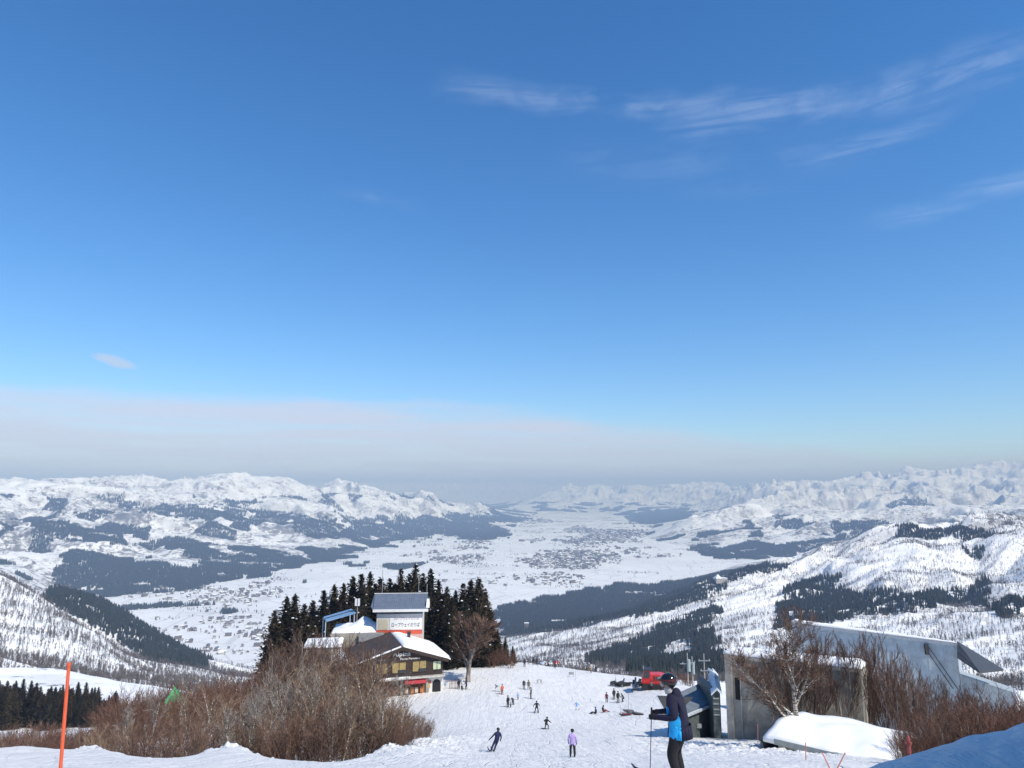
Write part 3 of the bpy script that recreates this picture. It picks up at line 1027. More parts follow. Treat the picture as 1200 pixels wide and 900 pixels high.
SHRUB = [bare_kind('bare_shrub', 11 + i, m, stems=9, H=5.0, lean=0.55, levels=(9, 9), r0=0.05, ang=0.55, up=0.09, tw=0.013, first=0.12)
         for i, m in enumerate(((B_BROWN, B_RED), (B_GREY, B_BROWN), (B_BROWN, B_RED), (B_DARK, B_BROWN), (B_GREY, B_TAN), (B_BROWN, B_BROWN)))]
COPPICE = [bare_kind('bare_coppice', 31 + i, m, stems=4, H=9.0, lean=0.35, levels=(9, 7, 5), r0=0.09, ang=0.5, up=0.10, tw=0.014, shrink=0.42, first=0.25)
           for i, m in enumerate(((B_GREY, B_RED), (B_DARK, B_BROWN), (B_GREY, B_BROWN)))]
PALE = [bare_kind('pale_stemmed_birch', 41 + i, (B_BIRCH, B_TAN if i else B_GREY), stems=3, H=9.0, lean=0.45, levels=(9, 7, 5), r0=0.085, ang=0.55, up=0.07, tw=0.013, shrink=0.45, first=0.3) for i in range(3)]


def up_to(px, ytop, Y, lo=2.0, hi=13.0):
    """foot point and height of a plant that reaches a given direction"""
    p = P(px, ytop, Y)
    g = ground(p.x, p.y)
    return p.x, p.y, g, min(max(p.z - g, lo), hi)


rng = random.Random(3)
TOPS = [(0, 862), (60, 858), (105, 846), (125, 826), (150, 812), (200, 806), (250, 800), (290, 788), (325, 772), (345, 764), (380, 768), (420, 768), (445, 776), (470, 796), (485, 822), (495, 842)]


def top_at(px):
    return float(np.interp(px, [a for a, b in TOPS], [b for a, b in TOPS]))


SHRUB_LABELS = ('dense leafless shrub with reddish twigs in the thicket left of the piste', 'leafless shrub with grey stems and brown twigs in the left thicket',
                'dense leafless shrub with reddish twigs in the thicket left of the piste', 'leafless shrub with near black stems and brown twigs in the left thicket',
                'leafless shrub with pale tan twigs in the left thicket', 'leafless shrub brown from stem to twig in the left thicket')
GRP = 'leafless shrubs of the thicket left of the piste'


def shrub(px, ytop, Y, kinds=range(6), lo=1.2, hi=9.0, labels=SHRUB_LABELS, group=GRP, wide=1.0):
    x, y, g, h = up_to(px, ytop, Y, lo, hi)
    k = rng.choice(list(kinds))
    return plant(SHRUB[k], x, y, h, labels[k], 'shrub', group, rng.uniform(0, 6.28), g, wide)


for i in range(24):          # the front row just under the brow of the piste
    px = 112 + 372 * (i + rng.random()) / 24
    yt = top_at(px) + rng.uniform(14, 66)
    if px > 455:
        yt = max(yt, 846)
    shrub(px, yt, rng.uniform(59, 68), (0, 1, 2, 3, 4, 5, 5, 3), lo=2.4, hi=5.6)
for i in range(30):          # the middle of the thicket
    px = 120 + 340 * (i + rng.random()) / 30
    if i % 4 == 3:
        continue
    shrub(px, top_at(px) + rng.uniform(4, 36), rng.uniform(72, 95), (0, 0, 2, 2, 5, 1, 3), lo=3.0, hi=8.0)
for i in range(34):          # its far side, up to the lodge
    px = 130 + 305 * (i + rng.random()) / 34
    shrub(px, top_at(px) - 8 + rng.uniform(-6, 12), rng.uniform(100, 128), (0, 2, 0, 2, 5), lo=3.0, hi=9.0)
for i in range(30):
    px = 326 + 112 * (i + rng.random()) / 30
    x, y, g, h = up_to(px, rng.uniform(734, 768), rng.uniform(100, 140), 5, 14)
    plant(COPPICE[i % 3], x, y, h, ('tall leafless coppice tree with reddish crown below the lodge', 'tall leafless coppice tree with blackish stems below the lodge', 'tall leafless coppice tree with grey stems and brown crown below the lodge')[i % 3],
          'tree', 'coppice trees below the lodge', z=g)
for i, (px, yt, Y) in enumerate(((352, 770, 68), (372, 782, 64), (388, 764, 74), (405, 790, 66), (420, 778, 63), (443, 770, 63), (458, 782, 66), (335, 762, 76), (432, 800, 70), (303, 800, 66), (395, 800, 60), (452, 812, 75), (165, 800, 70), (228, 792, 72), (262, 786, 78), (318, 774, 72), (362, 756, 84), (412, 764, 82), (282, 806, 63))):
    x, y, g, h = up_to(px, yt, Y, 4, 11)
    plant(PALE[i % 3], x, y, h, 'pale stemmed bare birch at the front of the left thicket', 'tree', 'pale birches of the left thicket', z=g)
for i in range(15):          # low greyish brush spilling over the bank towards the lodge
    px = 455 + 48 * (i + rng.random()) / 15
    shrub(px, 815 + (px - 455) * 0.5 + rng.uniform(-4, 14), rng.uniform(80, 108), (1, 4, 1), lo=1.6, hi=4.6, labels=('', 'low greyish bare bush on the snow bank below the lodge', '', '', 'low tan bare bush on the snow bank below the lodge', ''), group='low bushes on the snow bank below the lodge')
for i in range(52):          # brown scrub beyond the side piste on the far left
    px = -10 + 140 * (i + rng.random()) / 30
    shrub(px, 846 + rng.uniform(-6, 14), rng.uniform(140, 215), (0, 1, 2, 5), lo=4, hi=9, labels=('reddish bare tree at the foot of the dark cedars on the far left', 'grey stemmed bare tree at the foot of the dark cedars on the far left',
          'reddish bare tree at the foot of the dark cedars on the far left', '', '', 'brown bare tree at the foot of the dark cedars on the far left'), group='bare trees below the cedars on the far left', wide=1.2)
for i in range(26):          # red-brown scrub on the shoulder behind the thicket
    px = 140 + 125 * (i + rng.random()) / 26
    shrub(px, 792 + abs(px - 215) * 0.05 + rng.uniform(-10, 14), rng.uniform(150, 230), (0, 2), lo=4, hi=10, labels=('reddish bare tree on the shoulder behind the green roofed hut',) * 6, group='reddish trees on the shoulder behind the hut', wide=1.2)

# the right hand side of the piste
VASE = [bare_kind('bare_tree', 61 + i, (B_DARK if i else B_GREY, B_BROWN), stems=7, H=10.0, lean=0.36, levels=(8, 8, 6), r0=0.11, ang=0.40, up=0.13, jit=0.07, tw=0.016, shrink=(.42, .5, .5), first=0.22) for i in range(2)]
BIRCH = bare_kind('birch_tree', 78, (B_BIRCH, B_BROWN), stems=1, H=8.5, lean=0.03, levels=(8, 10, 9, 7), r0=0.30, ang=0.66, up=0.13, jit=0.13, tw=0.014, shrink=(.78, .46, .5, .5), first=0.22, droop=0.45)
ROUND = bare_kind('bare_tree', 85, (B_GREY, B_BROWN), stems=1, H=9.0, lean=0.0, levels=(10, 10, 9, 7), r0=0.30, ang=0.68, up=0.10, jit=0.10, tw=0.024, shrink=(.72, .5, .5, .5), first=0.24, droop=0.5)

x, y, g, h = up_to(927, 704, 62, 8, 14)
plant(BIRCH, x, y, h, 'white barked birch with spreading limbs in front of the concrete building', 'tree', rz=0.6, z=g, wide=1.25)
for i, (px, yt, Y, lb) in enumerate(((978, 733, 74, 'widest vase shaped bare tree before the long grey building'), (1003, 738, 77, 'bare many stemmed tree just right of the widest vase shaped one'),
                                     (1056, 762, 66, 'slender dark bare tree standing alone before the grey wall'), (1086, 776, 70, 'small dark bare tree before the grey wall, nearest its corner'),
                                     (952, 748, 78, 'bare tree behind the birch against the snowy concrete roof'), (1030, 744, 80, 'bare tree tucked between the vase shaped trees and the slender dark one'),
                                     (992, 744, 82, 'bare tree half hidden behind the widest vase shaped one'), (1040, 770, 72, 'low bare tree left of the slender dark one'),
                                     (912, 742, 76, 'bare tree before the concrete wall just left of the birch'), (1072, 790, 62, 'lowest bare tree at the left edge of the rust coloured copse'), (968, 740, 84, 'bare tree behind the widest vase shaped one, towards the birch'), (1016, 736, 86, 'tallest bare tree standing close to the grey wall'),                                     (1122, 790, 74, 'bare tree under the dark lean-to roof'), (940, 730, 72, 'bare tree rising right behind the birch'))):
    x, y, g, h = up_to(px, yt, Y, 5, 15)
    plant(VASE[i % 2], x, y, h, lb, 'tree', 'bare trees along the grey building', z=g, wide=0.8 if i in (2, 3, 7) else 0.95)
RED_LB = ('rust coloured bare bush in the copse behind the shaded snowbank', 'grey stemmed bare bush in the copse behind the shaded snowbank') + ('rust coloured bare bush in the copse behind the shaded snowbank',) * 4
for i in range(46):
    px = 1058 + 190 * (i + rng.random()) / 46
    yt = np.interp(px, [1055, 1085, 1120, 1150, 1200, 1260], [858, 838, 816, 808, 810, 812]) + rng.uniform(-10, 26)
    shrub(px, yt, rng.uniform(36, 62), (0, 2, 0, 2, 1), lo=2.0, hi=7.5, labels=RED_LB, group='copse behind the shaded snowbank')
x, y, g, h = up_to(549, 716, 150, 9, 15)
plant(ROUND, x, y, h, 'large round crowned bare tree with a pale trunk right of the lodge', 'tree', z=g, wide=1.2)
for i in range(9):
    px = 566 + 34 * (i + rng.random()) / 9
    shrub(px, 752 + (px - 566) * 0.35 + rng.uniform(-4, 6), rng.uniform(168, 186), (0, 2, 3), lo=3, hi=7, labels=('rust brown bare shrub at the edge of the cedar grove by the piste',) * 3 + ('blackish bare shrub at the edge of the cedar grove by the piste',) * 3, group='shrubs at the edge of the cedar grove')
for i in range(8):
    shrub(770 + 40 * (i + rng.random()) / 8, 786 + rng.uniform(-4, 4), rng.uniform(158, 175), (0, 2), lo=2.5, hi=6, labels=('rust brown bush on the far bank behind the snow groomer',) * 6, group='bushes behind the snow groomer')


# ------------------------------------------------------------------ cedars near enough to single out
def cedar_meshes(seed, H=22.0, Rm=3.1):
    rng = random.Random(seed)
    tr, cr, sn = MB(), MB(), MB()
    tr.tube([(0, 0, -1), (0.05, 0, H * .4), (0, .05, H * .97)], [.30, .2, .03], 7)
    n = 64
    prev = None
    for k in range(9):
        f = k / 8
        rr = Rm * .62 * (1 - f) ** .75 + .05
        cur = [Vector((rr * rng.uniform(.75, 1.15) * math.cos(6.283 * i / 8), rr * rng.uniform(.75, 1.15) * math.sin(6.283 * i / 8), H * (.06 + .90 * f) + rng.uniform(-.3, .3))) for i in range(8)]
        if prev:
            for i in range(8):
                cr.quad(prev[i], prev[(i + 1) % 8], cur[(i + 1) % 8], cur[i])
        prev = cur
    for k in range(n):
        f = k / (n - 1)
        z = H * (0.05 + 0.94 * f)
        rr = Rm * (1 - f) ** 0.72 * (0.82 + 0.35 * rng.random()) + 0.18
        nb = max(4, int(9 - 4 * f))
        a0 = rng.uniform(0, 6.28)
        for b in range(nb):
            a = a0 + 6.283 * b / nb + rng.uniform(-.3, .3)
            L = rr * rng.uniform(.6, 1.12)
            ca, sa = math.cos(a), math.sin(a)
            rise = rng.uniform(-.25, .3)
            m_ = int(5 + 6 * (1 - f))
            for s in range(m_):
                t = (s + rng.uniform(.2, 1)) / m_
                d = L * (0.25 + 0.75 * t)
                side = rng.uniform(-.42, .42) * L * (0.35 + 0.5 * t)
                c = Vector((ca * d - sa * side, sa * d + ca * side, z + rise * d + rng.uniform(-.3, .3) - 0.10 * d * t))
                sz = rng.uniform(.34, .66) * (0.6 + 0.6 * (1 - f))
                e1 = Vector((ca, sa, rng.uniform(-.5, 1.1))) * sz
                e2 = Vector((-sa, ca, rng.uniform(-.9, .9))) * sz * .75
                cr.quad(c - e1 * .5, c + e2 * .6, c + e1 * .9, c - e2 * .6)
            if rng.random() < 0.022:
                c = Vector((ca * L * .8, sa * L * .8, z + rise * L * .8 + .1))
                sz = rng.uniform(.16, .34)
                ring = [c + Vector((math.cos(i * 1.257) * sz * rng.uniform(.7, 1.3), math.sin(i * 1.257) * sz, 0)) for i in range(5)]
                sn.hull(ring, [q * .35 + c * .65 + Vector((0, 0, sz * .8)) for q in ring])
    return tr.mesh('cedar_trunk', B_DARK), cr.mesh('cedar_crown', M_CEDAR), sn.mesh('cedar_snow', M_CAP), H


CEDAR = [cedar_meshes(s, 22.0, rm) for s, rm in ((1, 4.2), (2, 3.6), (3, 4.8), (4, 4.0))]


def cedar(k, x, y, z, h, label, group, wide=1.0, snow=True):
    o = empty('cedar_tree', (x, y, z), rng.uniform(0, 6.28), label, 'tree', group)
    s = h / CEDAR[k][3]
    o.scale = (s * wide, s * wide, s)
    child('trunk', CEDAR[k][0], o)
    child('crown', CEDAR[k][1], o)
    if snow:
        child('snow_clumps', CEDAR[k][2], o)
    return o


GROVE = [(322, 716, 168), (336, 700, 170), (346, 697, 175), (357, 708, 172), (367, 704, 182), (380, 692, 178), (392, 686, 184), (403, 684, 180), (414, 676, 186), (424, 673, 183), (434, 671, 190), (446, 677, 184),
         (457, 678, 188), (470, 667, 186), (480, 673, 192), (487, 661, 185), (496, 672, 190), (505, 667, 184), (514, 680, 188), (524, 688, 182), (534, 692, 186), (543, 684, 184), (552, 680, 188), (561, 677, 182), (569, 690, 186),
         (512, 705, 172), (500, 700, 174), (530, 700, 174), (350, 722, 164), (372, 716, 168), (395, 706, 170), (415, 700, 170), (575, 712, 178), (449, 690, 176), (425, 692, 174), (538, 712, 176),
         (329, 726, 166), (342, 718, 167), (363, 722, 166), (384, 712, 168), (404, 704, 170), (440, 684, 178), (463, 684, 178), (478, 682, 180), (492, 690, 178), (519, 698, 172), (546, 700, 174), (558, 702, 176), (566, 716, 172), (526, 716, 168)]
for i, (px, yt, Y) in enumerate(GROVE):
    x, y, g, h = up_to(px, yt, Y, 9, 30)
    lb = 'tall dark cedar in the grove behind the ropeway tower' if 430 < px < 512 else 'dark cedar in the grove left of the ropeway tower' if px <= 430 else 'dark cedar in the grove behind the round crowned bare tree'
    cedar(i % 4, x, y, g, h, lb, 'cedar grove behind the lodge', wide=rng.uniform(1.15, 1.7))
for i, (px, yt, Y) in enumerate(((583, 738, 176), (592, 747, 178), (601, 757, 180))):
    x, y, g, h = up_to(px, yt, Y, 3, 14)
    cedar(i % 4, x, y, g, h, ('tallest of the three small cedars ending the grove at the piste edge', 'middle one of the three small cedars ending the grove at the piste edge', 'smallest cedar, last of the grove at the piste edge')[i], 'small cedars at the piste edge', 1.5)
k = 0
for i in range(92):
    px = -14 + 152 * (i + rng.random()) / 92
    if 24 < px < 36 and rng.random() < .5:
        continue
    x, y, g, h = up_to(px, np.interp(px, [-10, 20, 40, 70, 100, 135], [796, 800, 798, 806, 802, 812]) + rng.uniform(-4, 16), rng.uniform(318, 372), 8, 20)
    cedar(i % 4, x, y, g, h, 'dark cedar in the plantation behind the orange pole', 'cedar plantation on the far left', 1.35, snow=False)


# ------------------------------------------------------------------ villages in the valley
def house_mesh(k, L=11.0, W=8.0, H=5.5, rise=2.2):
    b = MB()
    b.hull([(-L / 2, -W / 2, -1), (L / 2, -W / 2, -1), (L / 2, W / 2, -1), (-L / 2, W / 2, -1)], [(-L / 2, -W / 2, H), (L / 2, -W / 2, H), (L / 2, W / 2, H), (-L / 2, W / 2, H)])
    for sx in (-1, 1):
        b.quad((sx * L / 2, -W / 2, H + .002), (sx * L / 2, W / 2, H + .002), (sx * L / 2, 0, H + rise))
    for sy in (-1, 1):
        lo = [(-L / 2 - .5, sy * (W / 2 + .7), H - .3), (L / 2 + .5, sy * (W / 2 + .7), H - .3), (L / 2 + .5, 0, H + rise), (-L / 2 - .5, 0, H + rise)]
        b.hull(lo, [(p[0], p[1], p[2] + .5) for p in lo], mi=1)
        for i in range(3):
            b.quad(*[(-L / 2 + L * (i + .3) / 3 + dx, sy * (W / 2 + .03), z) for dx, z in ((0, 1.2), (1.7, 1.2), (1.7, 3.0), (0, 3.0))], mi=2)
    wall = [mat('village_plaster', (.34, .31, .28)), mat('village_boards', (.16, .13, .11)), mat('village_grey', (.24, .24, .25)), mat('village_concrete', (.42, .41, .39))][k % 4]
    roof = [mat('village_roof_grey', (.13, .135, .15)), M_CAP, mat('village_roof_brown', (.14, .09, .07)), M_CAP, mat('village_roof_blue', (.09, .12, .18))][k % 5]
    return b.mesh('house', [wall, roof, mat('dark_glass', (.03, .04, .05), 0.15)])


HOUSES = [house_mesh(k, *s) for k, s in enumerate(((11, 8, 5.5), (13, 9, 6), (10, 9, 7), (18, 11, 7), (9, 7, 5), (24, 12, 10), (12, 8, 6), (15, 10, 8)))]
X, Y, rg = sample_ring(2350, 17000, 23.0, 12, 30.0)
Z, Fl, Wd = grid_z(X, Y)
px, py = project(X, Y, Z)
c = fbm(X, Y * 0.5, 1000.0, 4, 121, 0.6)
c2 = perlin(X / 75.0, Y / 42.0, 127)
town = np.zeros(len(X))
for wgt, poly in ((.32, [(600, 668), (612, 652), (660, 642), (760, 636), (860, 640), (840, 650), (760, 658), (690, 668)]), (.36, [(560, 682), (640, 672), (720, 674), (700, 684), (600, 690)]),
                  (.36, [(150, 700), (240, 690), (330, 694), (300, 712), (200, 712)]), (.42, [(170, 740), (250, 726), (345, 716), (360, 745), (280, 770), (190, 762)]),
                  (.30, [(470, 652), (560, 640), (600, 650), (540, 664)]), (.34, [(600, 636), (680, 622), (770, 622), (790, 632), (700, 640)])):
    town = np.maximum(town, wgt * in_poly(px + 9 * c2, py + 3 * c2, poly))
k = (Fl < 0.4) & (c + town + 0.35 * c2 > 0.39) & (rg.uniform(0, 1, len(X)) < 0.5) & ~cedar_mask(X, Y, Z, Fl)
X, Y, Z, px, py = X[k], Y[k], Z[k], px[k], py[k]
D = np.hypot(X, Y)
order = np.argsort(D)
vis = [i for i in order if 0 < px[i] < 1200 and py[i] < 770 and not (318 < px[i] < 602 and py[i] > 668)]
rng = random.Random(5)
one = vis[:230]
for i in one:
    o = bpy.data.objects.new('village_house', HOUSES[rng.randrange(len(HOUSES))])
    COL.objects.link(o)
    o.location = (X[i], Y[i], Z[i])
    o.rotation_euler = (0, 0, rng.choice((0.3, 1.87)) + rng.uniform(-.15, .15))
    tag(o, 'small snow season house among the snowed in fields on the valley floor', 'house', 'village houses on the valley floor')
rest = np.array([i for i in order if i not in set(one)])
scatter('village_houses', np.stack([X[rest], Y[rest], Z[rest]], 1), rg.uniform(.8, 1.5, len(rest)) * (1 + sstep(D[rest], 4000, 12000) * .5), HOUSES)
# trees round the houses and along the field dykes
tX = np.concatenate([X + rg.uniform(-28, 28, len(X)), X + rg.uniform(-40, 40, len(X))])
tY = np.concatenate([Y + rg.uniform(-28, 28, len(X)), Y + rg.uniform(-40, 40, len(X))])
kk = rg.uniform(0, 1, len(tX)) < 0.36
tX, tY = tX[kk], tY[kk]
X2, Y2, rg2 = sample_ring(2350, 17000, 24.0, 14, 30.0)
Z2, F2, W2 = grid_z(X2, Y2)
k2 = (F2 < .4) & (fbm(X2 * .45, Y2, 260.0, 3, 133, .6) > 0.30)
tX, tY = np.concatenate([tX, X2[k2]]), np.concatenate([tY, Y2[k2]])
tZ, tF, _ = grid_z(tX, tY)
scatter('valley_trees', np.stack([tX, tY, tZ], 1), rg.uniform(.3, .75, len(tX)) * (1 + sstep(np.hypot(tX, tY), 4000, 12000) * .5), CED_FAR + BARE_FAR[:2])
print('houses', len(X), 'valley trees', len(tX))


# hotels between the cedar plantations at the foot of the right hand slope
def hotel(px, py, km, L, W, H, label, wallc, pyramid):
    p = P(px, py, km * 1000)
    z = float(grid_z(np.array([p.x]), np.array([p.y]))[0][0])
    o = empty('hotel', (p.x, p.y, z), 0.15, label, 'hotel')
    b = MB()
    b.box((0, 0, H / 2 - 1), (L, W, H + 2))
    b.build('wall', mat('hotel_wall_%d' % px, wallc), o)
    r = MB()
    if pyramid:
        q = [(-L / 2 - 1, -W / 2 - 1, H), (L * .05, -W / 2 - 1, H), (L * .05, W / 2 + 1, H), (-L / 2 - 1, W / 2 + 1, H)]
        r.hull(q, [(x * .02 - L * .22, y * .02, H + 14) for x, y, _ in q])
        r.box((L * .28, 0, H + .7), (L * .44, W + 1.5, 1.3))
    else:
        r.box((0, 0, H + .7), (L + 1, W + 1, 1.3))
    r.build('roof', M_CAP, o)
    for f in range(max(2, int(H / 3.4))):
        g = MB()
        for i in range(int(L / 4)):
            x = -L / 2 + 2.4 + i * 4
            g.quad(*[(x + dx, -W / 2 - .06, f * 3.4 + 1 + dz) for dx, dz in ((-1.2, 0), (1.2, 0), (1.2, 1.6), (-1.2, 1.6))])
        g.build('window_row', mat('dark_glass', (.03, .04, .05), 0.15), o)


hotel(846, 722, 2.62, 42, 24, 15, 'white hotel with a pointed roof among the dark plantations', (.62, .56, .5), True)
hotel(617, 724, 2.75, 16, 14, 25, 'narrow brown hotel tower at the left end of the plantation', (.25, .19, .17), False)
hotel(655, 716, 2.95, 60, 14, 11, 'long low white hotel at the near edge of the plantation', (.55, .54, .53), False)
hotel(772, 722, 2.7, 46, 16, 8, 'low pale hotel wing left of the pointed roof', (.55, .54, .53), False)
hotel(776, 702, 3.15, 20, 14, 8, 'small reddish lodge in the middle of the plantation', (.35, .14, .1), False)

# ------------------------------------------------------------------ building materials
M_WOOD = mat('dark_stained_boards', (.050, .034, .027), .75, var=.25, scale=2.0, bump=.3)
M_BEIGE = mat('stained_concrete', (.33, .30, .25), .9, var=.22, scale=.9, bump=.25)
M_CONC = mat('bare_concrete', (.35, .325, .27), .9, var=.28, scale=.55, bump=.35)
M_WHITE = mat('white_paint', (.78, .77, .74), .6, var=.06)
M_PLAS = mat('white_plaster', (.66, .64, .60), .8, var=.10)
M_BLACK = mat('black_opening', (.012, .012, .013), .7)
M_DARKM = mat('dark_metal', (.05, .052, .055), .5, .3)
M_STEEL = mat('galvanised_steel', (.42, .44, .45), .45, .5, var=.15)
M_RED = mat('red_paint', (.55, .035, .03), .4, var=.15)
M_ORANGE = mat('orange_plastic', (.80, .13, .05), .5, var=.15, scale=6)
M_GLASSB = mat('window_dark_glass', (.035, .045, .055), .12, var=.2, spec=.6)


def ribbed(name, col, step, axis=0, rough=.45, metal=.2):
    m, t, b = new_mat(name)
    co = t.add('ShaderNodeTexCoord').outputs['Object']
    sp = t.add('ShaderNodeSeparateXYZ')
    t.l.new(co, sp.inputs[0])
    s = t.math('SINE', t.math('MULTIPLY', sp.outputs[axis], 6.2832 / step))
    bp = t.add('ShaderNodeBump')
    bp.inputs['Distance'].default_value = 0.05
    bp.inputs['Strength'].default_value = 0.9
    t.put(bp.inputs['Height'], t.smooth(s, 0.4, 1.0))
    t.put(b.inputs['Normal'], bp.outputs[0])
    f = t.noise(co, 1.1, 5, .65)
    t.put(b.inputs['Base Color'], t.mix(t.smooth(f, .3, .7), tuple(c * .85 for c in col) + (1,), tuple(min(1, c * 1.12) for c in col) + (1,)))
    b.inputs['Roughness'].default_value = rough
    b.inputs['Metallic'].default_value = metal
    return m


M_SLATE = ribbed('blue_grey_metal_roof', (.155, .185, .235), 0.45)
M_BLUEROOF = ribbed('blue_canopy_sheet', (.20, .34, .52), 0.6, 1)
M_SHED = ribbed('station_blue_sheet', (.15, .175, .20), 0.5, 1, .6, .0)
M_SHEDW = mat('station_green_grey_wall', (.085, .105, .105), .6, var=.2)
M_HALL = ribbed('hall_blue_grey_cladding', (.42, .49, .53), 0.9, 0, .6, 0.0)
M_DARKRIB = ribbed('dark_ribbed_sheet', (.075, .08, .085), 0.55, 0)
M_SHINGLE = mat('brown_roof_felt', (.052, .040, .038), .85, var=.3, scale=1.4, bump=.4)


def letters(text, size, m, parent, loc, rot=(R(90), 0, 0), depth=.03, width=None, name='lettering'):
    cu = bpy.data.curves.new('text', 'FONT')
    cu.body = text
    cu.size = size
    cu.extrude = depth / 2
    cu.resolution_u = 3
    tmp = bpy.data.objects.new('text_source', cu)
    COL.objects.link(tmp)
    bpy.context.view_layer.update()
    me = bpy.data.meshes.new_from_object(tmp.evaluated_get(bpy.context.evaluated_depsgraph_get()))
    bpy.data.objects.remove(tmp)
    bpy.data.curves.remove(cu)
    me.materials.clear()
    me.materials.append(m)
    if width and len(me.vertices):
        xs = [v.co.x for v in me.vertices]
        x0, k = min(xs), width / max(1e-6, max(xs) - min(xs))
        for v in me.vertices:
            v.co.x = (v.co.x - x0) * k
    return child(name, me, parent, loc, rot)


def window(parent, x0, x1, z0, z1, y, pane_m, frame_m, mull=1, fw=.09):
    """framed window in a wall whose outer face lies at local y"""
    f = MB()
    for a, b, c, d in ((x0 - fw, x1 + fw, z1, z1 + fw), (x0 - fw, x1 + fw, z0 - fw, z0), (x0 - fw, x0, z0, z1), (x1, x1 + fw, z0, z1)):
        f.box(((a + b) / 2, y - .03, (c + d) / 2), (b - a, .14, d - c))
    for i in range(mull):
        xm = x0 + (x1 - x0) * (i + 1) / (mull + 1)
        f.box((xm, y - .025, (z0 + z1) / 2), (.07, .11, z1 - z0 - .004))
    fo = f.build('window', frame_m, parent)
    p = MB()
    p.box(((x0 + x1) / 2, y + .02, (z0 + z1) / 2), (x1 - x0 - .004, .05, z1 - z0 - .004))
    p.build('pane', pane_m, fo)
    return fo


def snow_pad(name, parent, O, u, v, th, edge=.35, lump=.12, nu=28, nv=12, seed=1, thin=None):
    """lying snow on a roof patch O + a u + b v: rounded rim, uneven top, vertical sides"""
    O, u, v = Vector(O), Vector(u), Vector(v)
    V_, F_ = [], []
    for j_ in range(nv + 1):
        for i_ in range(nu + 1):
            a_, b_ = i_ / nu, j_ / nv
            d_ = min(a_ * u.length, (1 - a_) * u.length, b_ * v.length, (1 - b_) * v.length)
            r_ = min(1.0, d_ / edge)
            q_ = O + u * a_ + v * b_
            n_ = float(perlin(np.array([a_ * u.length * .55 + seed]), np.array([b_ * v.length * .55]), seed)[0]) + .5 * float(perlin(np.array([a_ * u.length * 1.7]), np.array([b_ * v.length * 1.7 + seed]), seed + 1)[0])
            h_ = th * (thin[0] + (thin[1] - thin[0]) * a_ if thin else 1) * (.45 + .55 * math.sqrt(max(0, 1 - (1 - r_) ** 2))) + lump * n_
            V_.append((q_.x, q_.y, q_.z + max(.06, h_)))
    for j_ in range(nv):
        for i_ in range(nu):
            k_ = j_ * (nu + 1) + i_
            F_.append((k_, k_ + 1, k_ + nu + 2, k_ + nu + 1))
    rim = [i_ for i_ in range(nu + 1)] + [j_ * (nu + 1) + nu for j_ in range(1, nv + 1)] + [nv * (nu + 1) + i_ for i_ in range(nu - 1, -1, -1)] + [j_ * (nu + 1) for j_ in range(nv - 1, 0, -1)]
    n0 = len(V_)
    for k_ in rim:
        a_, b_ = (k_ % (nu + 1)) / nu, (k_ // (nu + 1)) / nv
        q_ = O + u * a_ + v * b_
        V_.append((q_.x, q_.y, q_.z + .012))
    m_ = len(rim)
    F_ += [(rim[i_], n0 + i_, n0 + (i_ + 1) % m_, rim[(i_ + 1) % m_]) for i_ in range(m_)]
    me_ = bpy.data.meshes.new(name)
    me_.from_pydata(V_, [], F_)
    bm_ = bmesh.new()
    bm_.from_mesh(me_)
    bmesh.ops.recalc_face_normals(bm_, faces=bm_.faces)
    bm_.to_mesh(me_)
    bm_.free()
    me_.materials.append(M_CAP)
    me_.polygons.foreach_set('use_smooth', [True] * len(me_.polygons))
    return child(name, me_, parent)


# ------------------------------------------------------------------ the lodge
LZ = -36.7
lodge = empty('lodge', (-20.1, 137.0, LZ), math.atan2(.32, .95), 'dark timber lodge with a snow covered roof and the red marked name on its gable', 'lodge')
RZ, EV = 8.45, 5.75            # ridge, right eave (local)
SLP = (RZ - EV) / 8.7


def roof_z(s):
    return RZ - abs(s) * SLP


def gable(y0, y1, s0, s1, zb, m, name, drop=.32):
    b = MB()
    ring = [(s0, zb), (s1, zb), (s1, roof_z(s1) - drop), (0, RZ - drop), (s0, roof_z(s0) - drop)]
    b.hull([(s, y0, z) for s, z in ring], [(s, y1, z) for s, z in ring])
    return b.build(name, m, lodge)


